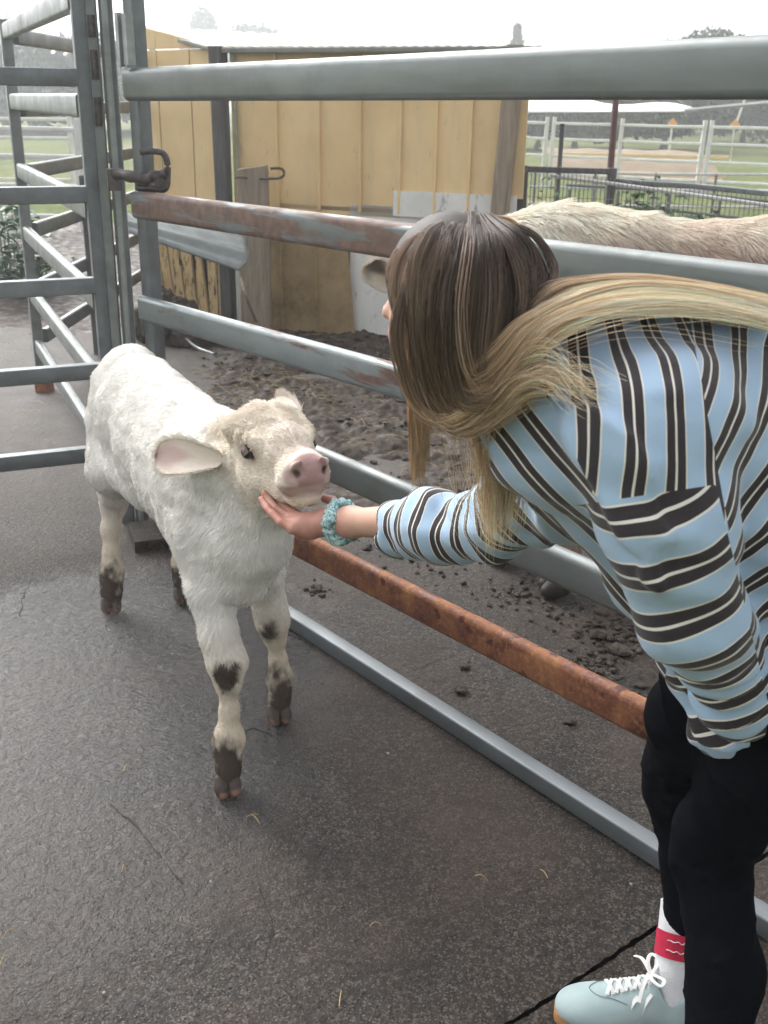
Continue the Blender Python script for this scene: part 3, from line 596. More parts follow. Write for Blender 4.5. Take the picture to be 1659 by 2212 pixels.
for k, (a, b_, Y, lab) in enumerate([(-60, 150, 22, 'far white rail panel seen through the gate, upper one'), (-60, 165, 15, 'nearer white rail panel seen through the gate')]):
    P, Q = at(a, 290, Y), at(b_, 290, Y); white_panel(P, Q, lab)
# sandy arena mound with timber edge
mo = empty('sand_mound', tuple(at(1400, 350, 30)*[1, 1, 0]), 'low tan sand mound held by pale planks behind the white rails', 'sand mound')
a_, b_ = at(1205, 345, 29), at(1570, 350, 28.5); V = []
n_ = 40; rows = 6
for j in range(rows):
    v = j/(rows-1)
    for i in range(n_):
        u = i/(n_-1); x, y = a_[0]*(1-u)+b_[0]*u, a_[1]*(1-u)+b_[1]*u; V.append((x, y+v*4, -.1+(.60+.015*math.sin(i*.6))*math.sin(min(1, v*1.6)*math.pi/2)))
MB().add(V, [(j*n_+i, j*n_+i+1, (j+1)*n_+i+1, (j+1)*n_+i) for j in range(rows-1) for i in range(n_-1)], True).build('sand', MAT['tan'], mo)
for z in (.06, .50): MB().sweep([(a_[0], a_[1]-.1, z), ((a_[0]+b_[0])/2, (a_[1]+b_[1])/2-.1, z), (b_[0], b_[1]-.1, z)], prect(.05, .09, .01)).build('plank', MAT['yellow'], mo)
# road signs
for (px, py, Y, lab) in [(1453, 267, 38, 'left one of two far orange diamond road signs'), (1588, 270, 37, 'right one of two far orange diamond road signs, on a tall pole')]:
    c = at(px, py, Y); E_ = empty('road_sign', (c[0], c[1], 0), lab, 'road sign', 'orange diamond road signs'); s_ = .17
    q = MB(); q.add([(c[0]+s_*dx, c[1]+dy, c[2]+s_*dz) for dy in (-.02, .02) for dx, dz in ((0, 1), (1, 0), (0, -1), (-1, 0))], [(0, 1, 2, 3), (7, 6, 5, 4), (0, 4, 5, 1), (1, 5, 6, 2), (2, 6, 7, 3), (3, 7, 4, 0)]); q.build('sign_face', MAT['orange'], E_)
    tube([(c[0], c[1]+.05, -.1), (c[0], c[1]+.05, 1), (c[0]+(.35 if px > 1500 else 0), c[1]+.05, c[2]+(1.3 if px > 1500 else .1))], .035, 6).build('sign_pole', MAT['white_rail'], E_)
# props leaning at the mound end
q = at(1640/1.0, 0, 1)
# trees: each with trunk and a leafy crown of small faces
def crown(c, r, n, size, seed, mat_lumps=9, squash=.8, cone=False):
    rg = np.random.default_rng(seed); V = np.zeros((n, 4, 3))
    L = rg.normal(0, 1, (mat_lumps, 3)); L /= np.linalg.norm(L, axis=1)[:, None]; L *= rg.uniform(.25, .75, (mat_lumps, 1)); R_ = rg.uniform(.28, .5, mat_lumps)
    k = rg.integers(0, mat_lumps, n); d = rg.normal(0, 1, (n, 3)); d /= np.linalg.norm(d, axis=1)[:, None]
    P = L[k]+d*R_[k][:, None]*rg.uniform(.6, 1.05, n)[:, None]
    if cone:
        h = rg.random(n)**.8; a = rg.uniform(0, 6.283, n); P = np.stack([np.cos(a)*(1-h)*(.75+.3*rg.random(n)), np.sin(a)*(1-h)*(.75+.3*rg.random(n)), h*2-1], 1)
    P = P*np.array([1, 1, squash])*r+np.asarray(c)
    u = rg.normal(0, 1, (n, 3)); u /= np.linalg.norm(u, axis=1)[:, None]; w = np.cross(u, rg.normal(0, 1, (n, 3))); w /= np.linalg.norm(w, axis=1)[:, None]+1e-9
    s_ = size*rg.uniform(.5, 1.3, (n, 1)); V[:, 0] = P-u*s_; V[:, 1] = P-w*s_*.5; V[:, 2] = P+u*s_; V[:, 3] = P+w*s_*.5
    return V.reshape(-1, 3), np.arange(n*4).reshape(-1, 4)
def raw(name, V, Fq, mat, parent=None):
    me = bpy.data.meshes.new(name); me.from_pydata(V.tolist(), [], Fq.tolist()); return link(name, me, mat, parent)
def tree(px, Y, top, rw, mat, lab, seed, n=5000, size=.14, cone=False, group='trees beyond the paddock', trunk=.16):
    x = at(px, 250, Y)[0]; h = top; E_ = empty('tree', (x, Y, -.1), lab, 'tree', group)
    rh = h*(.53 if not cone else .5); V, Fq = crown((x, Y, h-rh*.95), rw, n, size, seed, squash=rh/rw, cone=cone); raw('crown', V, Fq, mat, E_)
    mb_ = MB(); mb_.sweep([(x, Y, -.12), (x+.1, Y, h*.3), (x, Y, h*.75)], pcirc(trunk, 8), scale=[1.2, .9, .3]); rg = np.random.default_rng(seed)
    for k in range(5):
        a = rg.uniform(0, 6.28); z = h*rg.uniform(.3, .6); mb_.sweep([(x, Y, z), (x+math.cos(a)*rw*.4, Y+math.sin(a)*rw*.4, z+h*.12), (x+math.cos(a)*rw*.8, Y+math.sin(a)*rw*.8, z+h*.2)], pcirc(trunk*.4, 6), scale=[1, .7, .3])
    mb_.build('trunk', MAT['bark'], E_); return E_
# right side tree belt
TL = [(1165, 48, 3.0, 3.2, 'leaf_far', 'dark bushy tree just right of the shed, nearest the shed corner'), (1245, 50, 3.2, 3.4, 'leaf_olive', 'olive tree left of the maroon pole'),
      (1345, 46, 3.1, 3.0, 'leaf_olive', 'rounded olive tree right of the maroon pole'), (1440, 50, 4.4, 3.8, 'leaf_far', 'dark tree behind the left orange sign'),
      (1530, 58, 4.4, 3.4, 'leaf_olive', 'pale spreading tree between the two orange signs'), (1610, 62, 6.6, 4.8, 'leaf_far', 'tall dark tree behind the right orange sign'), (1715, 60, 6.2, 5.4, 'leaf_far', 'dark tree at the right edge of the picture'),
      (1200, 75, 3.6, 5.5, 'leaf_far', 'second row dark tree between the shed corner and the maroon pole'), (1310, 78, 3.8, 5.5, 'leaf_far', 'second row dark tree just right of the maroon pole'), (1400, 80, 4.6, 5.5, 'leaf_far', 'second row dark tree left of the left orange sign'), (1500, 82, 5.6, 5.5, 'leaf_far', 'second row dark tree midway between the orange signs'), (1650, 84, 7.0, 6.5, 'leaf_far', 'second row tall tree right of both orange signs'),
      (1060, 70, 3.6, 4.6, 'leaf_far', 'dark tree hidden mostly behind the shed')]
for i, (px, Y, top, rw, m_, lab) in enumerate(TL): tree(px, Y, top, rw, MAT[m_], lab, 40+i, 12000, .22)
for i, (px, Y, top, rw, m_, lab) in enumerate([(-30, 60, 4.4, 8, 'leaf_far', 'grey green tree mass at the far left edge'), (70, 62, 4.0, 8, 'leaf_olive', 'low tree behind the gate, second from the left edge'), (160, 60, 4.2, 8, 'leaf_far', 'low dark tree behind the gate stile'),
                                               (250, 64, 4.0, 8, 'leaf_far', 'low tree hidden behind the steel posts')]): tree(px, Y, top, rw, MAT[m_], lab, 60+i, 9000, .26, group='low trees seen through the gate')
# tall trees lost in the mist
for i, (px, py, rw, lab, cone) in enumerate([(440, 30, 3.6, 'misty round tree, leftmost of three above the shed roof', False), (520, 42, 5.4, 'misty broad tree, middle of three above the shed roof', False), (605, 55, 4.2, 'misty round tree, rightmost of three above the shed roof', False),
                                        (-5, 12, 6, 'misty tree at the top left corner', False), (1108, 62, 2.2, 'small pointed conifer rising above the top rail', True)]):
    Y = 130 if i < 4 else 85; tp_ = at(px, py, Y); tree(px, Y, tp_[2], rw*(1 if i < 4 else .9), MAT['leaf_far'], lab, 80+i, 9000 if i < 4 else 1100, .3 if i < 4 else .33, cone, 'misty trees above the roofs', .3)
for k, (a, b_, Y, z, lab) in enumerate([(1150, 1700, 16, .80, 'low grey pipe panel lying level in front of the white rails'), (1230, 1700, 13.5, .78, 'low grey pipe panel nearest the mesh fence, sloping right')]):
    P, Q = at(a, 300, Y), at(b_, 300, Y-.8*k); E_ = empty('pipe_panel', (P[0], P[1], 0), lab, 'rail fence', 'low pipe panels beyond the mesh fence')
    for z_ in (z, z-.22, z-.45): tube([(P[0], P[1], z_), ((P[0]+Q[0])/2, (P[1]+Q[1])/2, z_-.02), (Q[0], Q[1], z_-.1*k)], .02, 6).build('rail', MAT['galv'] if k else MAT['white_rail'], E_)
    for t_ in np.linspace(.02, .98, 5): x_, y_ = P[0]+(Q[0]-P[0])*t_, P[1]+(Q[1]-P[1])*t_; tube([(x_, y_, 0), (x_, y_, .4), (x_, y_, z-.05*k)], .02, 6).build('post', MAT['galv'], E_)
# weeds by the mesh fence and garden leaves at the left
def plant(c, r, h, n, size, mat, lab, seed, group, name='weed'):
    rg = np.random.default_rng(seed); E_ = empty(name, (c[0], c[1], 0), lab, 'plant', group); mb_ = MB(); lf = MB()
    for k in range(n):
        a = rg.uniform(0, 6.28); rr = r*math.sqrt(rg.random()); z = h*rg.uniform(.15, 1)*(1-.4*rr/r); p = np.array([c[0]+rr*math.cos(a), c[1]+rr*math.sin(a), z])
        if k % 6 == 0: mb_.sweep(spline([(c[0]+rr*.3*math.cos(a), c[1]+rr*.3*math.sin(a), 0), (p[0], p[1], z*.6), p], 5), pcirc(.004, 4), smooth=False)
        b_ = rg.uniform(0, 6.28); s_ = size*rg.uniform(.5, 1.2); d = np.array([math.cos(b_), math.sin(b_), rg.uniform(-.6, .4)]); sd_ = np.cross(d, (0, 0, 1)); sd_ /= np.linalg.norm(sd_)
        lf.add([p, p+d*s_*.5+sd_*s_*.42+[0, 0, .15*s_], p+d*s_*.55-[0, 0, .05*s_], p+d*s_*.5-sd_*s_*.42+[0, 0, .15*s_], p+d*s_*1.1-[0, 0, .2*s_]], [(0, 2, 1), (0, 3, 2), (1, 2, 4), (2, 3, 4)], True)
    mb_.build('stem', mat, E_); lo = lf.build('leaves', mat, E_, False); prop(lo, kind='stuff'); return E_
for i, (px, Y, r, h, n, sz, m_, lab) in enumerate([(1190, 10.5, .35, 1.15, 260, .07, 'leaf', 'leafy green weed behind the mesh near the shed'), (1265, 10.6, .4, .9, 240, .07, 'leaf', 'low green weed left of the maroon pole'),
      (1375, 10.3, .35, 1.2, 300, .08, 'leaf', 'yellow green weed right of the maroon pole'), (1420, 10.2, .3, 1.15, 260, .09, 'leaf_bluish', 'bluish green weed behind the mesh'), (1530, 10.4, .5, .85, 200, .07, 'leaf', 'low weed at the right of the mesh fence'), (1460, 10.6, .5, .95, 300, .09, 'leaf_bluish', 'dark bluish weed clump in the middle of the mesh fence'), (1620, 10.8, .5, .7, 220, .08, 'leaf', 'low green weed near the right edge behind the mesh'), (1230, 11.2, .5, .95, 260, .08, 'leaf_bluish', 'bluish weed clump behind the dark picket')]):
    c = at(px, 430, Y); plant(c, r, h, n, sz, MAT[m_], lab, i, 'weeds along the mesh fence')
for i, (px, Y, r, h, lab) in enumerate([(5, 9.8, .35, 1.0, 'big leafed green plant at the left edge beyond the gate'), (95, 9.9, .3, .45, 'low bright green plant behind the race rails')]):
    c = at(px, 480, Y); plant(c, r, h, 260 if i == 0 else 160, .13 if i == 0 else .08, MAT['leaf_bluish' if i == 0 else 'leaf'], lab, 20+i, 'plants beyond the gate')
# the misty air
hz = MB(); hz.box((0, 95, 40), (560, 240, 83)); ho = hz.build('haze', None); prop(ho, 'thin mist hanging over the fields', 'haze', kind='stuff')
hm = bpy.data.materials.new('haze_air'); hm.use_nodes = True; hn = hm.node_tree; hn.nodes.clear(); vo = hn.nodes.new('ShaderNodeOutputMaterial'); vp = hn.nodes.new('ShaderNodeVolumePrincipled')
vp.inputs['Color'].default_value = (.93, .95, 1, 1); vp.inputs['Density'].default_value = .0042; vp.inputs['Anisotropy'].default_value = .5; hn.links.new(vp.outputs[0], vo.inputs['Volume']); ho.data.materials.append(hm)

# ================================================================ ORGANIC BODIES: blended signed distances, meshed by surface nets
class Field:
    def __init__(s, lo, hi, h):
        s.lo = np.array(lo, float); s.h = h; s.n = np.ceil((np.array(hi)-s.lo)/h).astype(int)+1
        s.D = np.full(s.n, 9.0, np.float32)
    def _box(s, lo, hi):
        i0 = np.maximum(((np.asarray(lo)-s.lo)/s.h).astype(int), 0); i1 = np.minimum(np.ceil((np.asarray(hi)-s.lo)/s.h).astype(int)+1, s.n)
        if (i1 <= i0).any(): return None, None
        ax = [(s.lo[k]+s.h*np.arange(i0[k], i1[k])).astype(np.float32) for k in range(3)]
        return tuple(slice(a, b) for a, b in zip(i0, i1)), (ax[0][:, None, None], ax[1][None, :, None], ax[2][None, None, :])
    def _blend(s, sl, d, k, sub=False):
        a = s.D[sl]
        if sub: d = -d; h = np.clip(.5-.5*(d-a)/k, 0, 1); s.D[sl] = a*h+d*(1-h)+k*h*(1-h) if False else np.maximum(a, d)+np.maximum(k-np.abs(a-d), 0)**2/(4*k); return
        s.D[sl] = np.minimum(a, d)-np.maximum(k-np.abs(a-d), 0)**2/(4*k)
    def cap(s, a, b, ra, rb=None, k=.03, sub=False, flat=None):
        rb = ra if rb is None else rb; a = np.asarray(a, float); b = np.asarray(b, float); m = max(ra, rb)+2*k+2*s.h
        sl, g = s._box(np.minimum(a, b)-m, np.maximum(a, b)+m)
        if sl is None: return s
        ab = b-a; L = (ab@ab)+1e-12; p = [g[i]-a[i] for i in range(3)]
        t = np.clip((p[0]*ab[0]+p[1]*ab[1]+p[2]*ab[2])/L, 0, 1); q = [p[i]-t*ab[i] for i in range(3)]
        if flat is not None:      # flat = (direction, factor): squeeze across that direction
            u, f_ = flat; u = np.asarray(u)/np.linalg.norm(u); dt = q[0]*u[0]+q[1]*u[1]+q[2]*u[2]; q = [q[i]+dt*u[i]*(1/f_-1) for i in range(3)]
        d = np.sqrt(q[0]**2+q[1]**2+q[2]**2)-(ra+(rb-ra)*t); s._blend(sl, d.astype(np.float32), k, sub); return s
    def chain(s, pts, rs, k=.03, **kw):
        for i in range(len(pts)-1): s.cap(pts[i], pts[i+1], rs[i], rs[i+1], k, **kw)
        return s
    def ell(s, c, r, R=None, k=.03, sub=False):
        c = np.asarray(c, float); r = np.asarray(r, float); m = r.max()+2*k+2*s.h; sl, g = s._box(c-m, c+m)
        if sl is None: return s
        p = [g[i]-c[i] for i in range(3)]
        if R is not None: R = np.asarray(R); p = [p[0]*R[j][0]+p[1]*R[j][1]+p[2]*R[j][2] for j in range(3)]      # rows of R: local axes
        q = [p[i]/r[i] for i in range(3)]; k0 = np.sqrt(q[0]**2+q[1]**2+q[2]**2)+1e-6; k1 = np.sqrt((q[0]/r[0])**2+(q[1]/r[1])**2+(q[2]/r[2])**2)+1e-6
        s._blend(sl, (k0*(k0-1)/k1).astype(np.float32), k, sub); return s
    def cut(s, p, n, k=.005):       # keep the side where (x-p).n < 0
        sl, g = s._box(s.lo, s.lo+s.h*s.n); n = np.asarray(n, float)/np.linalg.norm(n)
        d = sum((g[i]-p[i])*n[i] for i in range(3)).astype(np.float32); a = s.D[sl]; s.D[sl] = np.maximum(a, d); return s
    def displace(s, fn):             # fn(points)->offset, near the surface only
        I = np.argwhere(np.abs(s.D) < 3*s.h+.02); P = s.lo+I*s.h; s.D[tuple(I.T)] += fn(P).astype(np.float32); return s
    def mesh(s, smooth=2):
        D = s.D; ins = D < 0; c = np.zeros(np.array(D.shape)-1, np.uint8)
        offs = [(i, j, k) for i in (0, 1) for j in (0, 1) for k in (0, 1)]
        for o in offs: c += ins[o[0]:D.shape[0]-1+o[0], o[1]:D.shape[1]-1+o[1], o[2]:D.shape[2]-1+o[2]]
        cells = np.argwhere((c > 0) & (c < 8)); idx = -np.ones(c.shape, np.int32); idx[tuple(cells.T)] = np.arange(len(cells))
        vals = {o: D[tuple((cells+o).T)] for o in offs}; acc = np.zeros((len(cells), 3)); cnt = np.zeros(len(cells))
        for o in offs:
            for ax in range(3):
                if o[ax]: continue
                o2 = list(o); o2[ax] = 1; a, b = vals[o], vals[tuple(o2)]; m = (a < 0) != (b < 0); t = np.where(m, a/(a-b+1e-12), 0)
                P = np.tile(np.array(o, float), (len(cells), 1)); P[:, ax] = t; acc += P*m[:, None]; cnt += m
        V = s.lo+s.h*(cells+acc/cnt[:, None]); Fs = []
        for ax in range(3):
            b, c2 = (ax+1) % 3, (ax+2) % 3; sh = list(D.shape)
            A = [slice(None)]*3; B = [slice(None)]*3; A[ax] = slice(0, sh[ax]-1); B[ax] = slice(1, sh[ax])
            m = ins[tuple(A)] != ins[tuple(B)]; E_ = np.argwhere(m); E_ = E_[(E_[:, b] > 0) & (E_[:, c2] > 0) & (E_[:, b] < sh[b]-1) & (E_[:, c2] < sh[c2]-1)]
            def id_(db, dc): q = E_.copy(); q[:, b] -= db; q[:, c2] -= dc; return idx[tuple(q.T)]
            q = np.stack([id_(1, 1), id_(0, 1), id_(0, 0), id_(1, 0)], 1); flip = ~ins[tuple(E_.T)]; q[flip] = q[flip][:, ::-1]; Fs.append(q)
        Fq = np.concatenate(Fs); Fq = Fq[(Fq >= 0).all(1)]
        for _ in range(smooth): V = lap(V, Fq)
        return V, Fq
def lap(V, Fq, w=.5):
    S = np.zeros_like(V); C = np.zeros(len(V))
    for a in range(4):
        for b in (1, 3): i, j = Fq[:, a], Fq[:, (a+b) % 4]; 
        i = Fq[:, a]; j = Fq[:, (a+1) % 4]
        for q in range(3): S[:, q] += np.bincount(i, V[j, q], len(V))+np.bincount(j, V[i, q], len(V))
        C += np.bincount(i, minlength=len(V))+np.bincount(j, minlength=len(V))
    return V*(1-w)+w*S/np.maximum(C, 1)[:, None]
def fnorm(V, Fq):
    n = np.cross(V[Fq[:, 2]]-V[Fq[:, 0]], V[Fq[:, 3]]-V[Fq[:, 1]]); return n
def vnorm(V, Fq):
    n = fnorm(V, Fq); N_ = np.zeros_like(V)
    for a in range(Fq.shape[1]):
        for q in range(3): N_[:, q] += np.bincount(Fq[:, a], n[:, q], len(V))
    return N_/(np.linalg.norm(N_, axis=1)[:, None]+1e-12)
def organic(name, V, Fq, mat, parent=None, col=None, attrs=None):
    me = bpy.data.meshes.new(name); me.vertices.add(len(V)); me.vertices.foreach_set('co', V.astype(np.float32).ravel())
    me.loops.add(len(Fq)*4); me.loops.foreach_set('vertex_index', Fq.astype(np.int32).ravel()); me.polygons.add(len(Fq))
    me.polygons.foreach_set('loop_start', np.arange(0, len(Fq)*4, 4, dtype=np.int32)); me.polygons.foreach_set('use_smooth', np.ones(len(Fq), bool)); me.update(calc_edges=True); me.validate()
    if col is not None:
        a = me.attributes.new('Col', 'FLOAT_COLOR', 'POINT'); a.data.foreach_set('color', np.column_stack([col, np.ones(len(V))]).astype(np.float32).ravel())
    for k, (dom, val) in (attrs or {}).items():
        a = me.attributes.new(k, 'FLOAT', dom); a.data.foreach_set('value', np.asarray(val, np.float32).ravel())
    return link(name, me, mat, parent)
def strands(name, P, rad_, mat, parent, col=None, tip=.25):
    """P (n, m, 3) hair polylines as one hair object"""
    n, m, _ = P.shape; hc = bpy.data.hair_curves.new(name); hc.add_curves([m]*n)
    hc.attributes['position'].data.foreach_set('vector', P.astype(np.float32).ravel())
    t = np.linspace(0, 1, m); r = (np.asarray(rad_).reshape(-1, 1)*np.ones((n, 1)))*(1-(1-tip)*t**1.5)[None]
    a = hc.attributes.new('radius', 'FLOAT', 'POINT') if 'radius' not in hc.attributes else hc.attributes['radius']; a.data.foreach_set('value', r.astype(np.float32).ravel())
    if col is not None:
        a = hc.attributes.new('Col', 'FLOAT_COLOR', 'POINT'); c = np.ones((n, m, 4), np.float32); c[..., :3] = col if col.ndim == 3 else col[:, None, :]; a.data.foreach_set('color', c.ravel())
    o = bpy.data.objects.new(name, hc); SC.collection.objects.link(o); hc.materials.append(mat)
    if parent is not None: o.parent = parent; o.matrix_parent_inverse = Matrix.Translation(-world_loc(parent))
    o['kind'] = 'stuff'; return o
def sample(V, Fq, n, wfn=None, seed=1):
    rg = np.random.default_rng(seed); nr = fnorm(V, Fq); A = np.linalg.norm(nr, axis=1); c = V[Fq].mean(1)
    w = A*(wfn(c, nr/(A[:, None]+1e-12)) if wfn else 1); i = rg.choice(len(Fq), n, p=w/w.sum()); u, v = rg.random((2, n, 1)); q = V[Fq[i]]
    P = (q[:, 0]*(1-u)+q[:, 1]*u)*(1-v)+(q[:, 3]*(1-u)+q[:, 2]*u)*v; return P, nr[i]/(A[i][:, None]+1e-12)
def fur(name, V, Fq, n, lenf, flow, lift, colf, mat, parent, r=.0007, seed=1, curl=0.0, wfn=None, m=5, clump=.5, scale=26):
    P, Nn = sample(V, Fq, n, wfn, seed); rg = np.random.default_rng(seed+5); L = lenf(P)*rg.uniform(.6, 1.15, n)
    f = flow(P, Nn); f = f-(f*Nn).sum(1)[:, None]*Nn; f /= np.linalg.norm(f, axis=1)[:, None]+1e-9
    nz = np.stack([fbm(P*scale, 2, seed=s_) for s_ in (1, 2, 3)], 1)*clump+rg.normal(0, .16, (n, 3)); d = f+nz; d = d-(d*Nn).sum(1)[:, None]*Nn
    d /= np.linalg.norm(d, axis=1)[:, None]+1e-9; t = np.linspace(0, 1, m)[None, :, None]; lf = (lift(P) if callable(lift) else lift); lf = np.asarray(lf).reshape(-1, 1)
    a = (Nn*lf+d*(1-lf*.3)); X = P[:, None]+L[:, None, None]*(a[:, None]*t+(d*.35-Nn*lf*.45)[:, None]*t**2)
    if curl: ph = rg.uniform(0, 6.28, n)[:, None]+fbm(P*18, 2, seed=7)[:, None]*3; s2 = np.cross(Nn, d); X = X+curl*(np.sin(ph+t[..., 0]*7)[..., None]*s2[:, None]+np.cos(ph+t[..., 0]*7)[..., None]*Nn[:, None]*.6)*t
    return strands(name, X, r, mat, parent, colf(P))
def m_attr(name, rough=.7, spec=.3, sheen=0.0, sss=0.0, bump=None, sub_rad=(1, .5, .3), hairy=False):
    n = N(name, rough, 0, spec); c = n.attr('Col', 0); n.set('Base Color', c)
    if sss: n.set('Subsurface Weight', sss); n.b.inputs['Subsurface Radius'].default_value = sub_rad; n.b.inputs['Subsurface Scale'].default_value = .012
    if sheen: n.set('Sheen Weight', sheen)
    if bump: n.bump(n.noise(bump[0], 5, .65), bump[1], bump[2])
    return n.m
MAT['hide'] = m_attr('calf_hide', .8, .15, bump=(90, .5, .004)); MAT['fur'] = m_attr('calf_fur', .75, .2)
MAT['skin'] = m_attr('skin', .5, .35, sss=.15, bump=(160, .15, .0015))
MAT['eye'] = m_plain('dark_wet_eye', (.012, .010, .012), .08, .1, spec=.8); MAT['nose'] = m_attr('pink_nose', .32, .5, sss=.2, bump=(180, .25, .002))

# ================================================================ THE CALF
def nrm(v): v = np.asarray(v, float); return v/np.linalg.norm(v)
calf = empty('calf', (-.62, 2.9, 0), 'small fluffy white calf with muddy feet, lifting its cream head to the hand', 'calf')

HO = np.array([-.2634, 2.310, .9397]); HS = np.array([.9022, .4311, .0112]); HF = np.array([.4164, -.8777, .2373]); HU = np.array([-.1122, .2094, .9714]); HK = 1.04
def hl(x, y, z): return HO+HK*(x*HS+y*HF+z*HU)
BA = nrm((.46, -.89, 0)); BS = np.array([.89, .46, 0]); RB_ = [BS, BA, (0, 0, 1)]
HR_ = [HS, HF, HU]
f = Field((-1.13, 1.98, -.02), (-.02, 3.68, 1.12), .0055)
# trunk
for c, r in [((-.842, 3.40, .770), (.128, .14, .155)), ((-.765, 3.22, .755), (.142, .17, .172)), ((-.655, 3.02, .735), (.156, .19, .190)), ((-.555, 2.84, .725), (.158, .19, .192)), ((-.475, 2.66, .715), (.146, .17, .192)), ((-.425, 2.52, .69), (.114, .13, .155))]:
    f.ell(c, r, RB_, .06)
f.cap((-.81, 3.36, .86), (-.835, 3.44, .872), .065, .050, .05); f.cap((-.82, 3.42, .885), (-.87, 3.52, .85), .030, .026, .04)
f.cap((-.43, 2.62, .86), (-.755, 3.25, .86), .06, .07, .06)
# neck and throat
f.chain([(-.45, 2.62, .80), (-.365, 2.48, .855), (-.30, 2.385, .905)], [.14, .11, .085], .06)
f.chain([hl(0, .03, -.06), (-.285, 2.40, .80), (-.33, 2.42, .68), (-.36, 2.44, .58)], [.060, .076, .088, .080], .06)
f.ell((-.365, 2.475, .59), (.080, .08, .085), RB_, .05)
# head
f.ell(hl(0, -.01, .02), (.082, .095, .078), HR_, .03); f.cap(hl(0, .02, .035), hl(0, .12, .01), .062, .05, .04); f.cap(hl(0, .09, .002), hl(0, .20, -.028), .050, .040, .03, flat=None)
f.ell(hl(0, .220, -.028), (.044, .040, .036), HR_, .03); f.ell(hl(-.027, .197, -.044), (.027, .038, .029), HR_, .025); f.ell(hl(.027, .197, -.044), (.027, .038, .029), HR_, .025); f.cap(hl(-.035, .02, -.045), hl(-.018, .14, -.068), .042, .031, .03); f.cap(hl(.035, .02, -.045), hl(.018, .14, -.068), .042, .031, .03)
f.ell(hl(0, .185, -.080), (.036, .046, .023), HR_, .012); f.cap(hl(-.062, .05, .045), hl(-.060, .095, .03), .015, .013, .025); f.cap(hl(.062, .05, .045), hl(.060, .095, .03), .015, .013, .025)
f.ell(hl(0, -.02, .056), (.088, .05, .032), HR_, .03)
f.ell(hl(-.076, .068, .012), (.017, .019, .015), HR_, .012, sub=True); f.ell(hl(.076, .068, .012), (.017, .019, .015), HR_, .012, sub=True)
for sx_ in (-1, 1):
    f.cap(hl(.024*sx_, .264, -.024), hl(.036*sx_, .240, -.032), .0095, .0075, .008, sub=True); f.cap(hl(.036*sx_, .245, -.010), hl(.022*sx_, .258, -.004), .008, .007, .012)
f.cap(hl(-.060, .205, -.066), hl(0, .262, -.060), .0035, .004, .008, sub=True); f.cap(hl(.060, .205, -.066), hl(0, .262, -.060), .0035, .004, .008, sub=True); f.cap(hl(-.060, .205, -.066), hl(-.052, .14, -.066), .003, .002, .008, sub=True)
# legs
LEGS = dict(
 fr=([(-.462, 2.50, .66), (-.440, 2.445, .53), (-.415, 2.395, .42), (-.394, 2.380, .35), (-.392, 2.372, .295), (-.392, 2.368, .215), (-.395, 2.362, .135), (-.397, 2.345, .075), (-.398, 2.335, .03)], [.080, .056, .041, .044, .025, .0185, .034, .027, .031]),
 fl=([(-.362, 2.60, .62), (-.333, 2.62, .50), (-.315, 2.65, .38), (-.308, 2.665, .325), (-.304, 2.675, .27), (-.298, 2.69, .19), (-.296, 2.70, .125), (-.297, 2.69, .07), (-.298, 2.685, .03)], [.076, .056, .040, .041, .024, .0185, .032, .026, .030]),
 hr=([(-.885, 3.39, .68), (-.897, 3.36, .53), (-.925, 3.42, .43), (-.948, 3.475, .365), (-.962, 3.455, .27), (-.960, 3.43, .19), (-.958, 3.41, .125), (-.957, 3.385, .07), (-.957, 3.375, .03)], [.108, .088, .052, .041, .027, .023, .036, .029, .032]),
 hl=([(-.775, 3.44, .68), (-.755, 3.42, .53), (-.755, 3.50, .43), (-.745, 3.545, .365), (-.737, 3.53, .27), (-.728, 3.51, .19), (-.722, 3.495, .125), (-.719, 3.475, .07), (-.718, 3.465, .03)], [.115, .095, .052, .039, .027, .023, .034, .029, .031]))
for k_, (P, r) in LEGS.items(): f.chain(P, r, .035)
for k_, (P, r) in LEGS.items():      # dew claws and cleft
    q = np.array(P[6]); b_ = np.array([-.46, .89, 0])*.035
    f.cap(q+b_+BS*.012-[0, 0, .02], q+b_+BS*.012-[0, 0, .035], .009, .007, .01); f.cap(q+b_-BS*.012-[0, 0, .02], q+b_-BS*.012-[0, 0, .035], .009, .007, .01)
f.cap((-.90, 3.30, .56), (-.70, 3.0, .60), .05, .07, .08)
f.displace(lambda P: .0045*fbm(P*np.array([14, 14, 7]), 3, seed=3)*sstep(P[:, 2], .3, .5)+.0035*fbm(P*30, 2, seed=6)*sstep(P[:, 2], .35, .6)*(1-sstep((P-HO)@HF, .05, .15)))
V, Fq = f.mesh(2)
def headness(P): l = (P-HO)@np.array([HS, HF, HU]).T/HK; return sstep(l[:, 1]+.6*(l[:, 2]+.04), -.13, -.02)*(1-sstep(np.abs(l[:, 0]), .13, .2)), l
MUD = [(at(487, 1480, 2.31), .044, 1.35), (at(496, 1535, 2.31), .026, 1.4), (at(488, 1668, 2.31), .080, 1.25), (at(502, 1612, 2.29), .034, 1.1), (at(586, 1366, 2.62), .036, 1.0), (at(608, 1500, 2.68), .080, 1.2), (at(237, 1285, 3.36), .085, 1.1), (at(240, 1235, 3.36), .035, .5), (at(392, 1270, 3.44), .075, 1.2), (at(385, 1215, 3.5), .04, .6)]
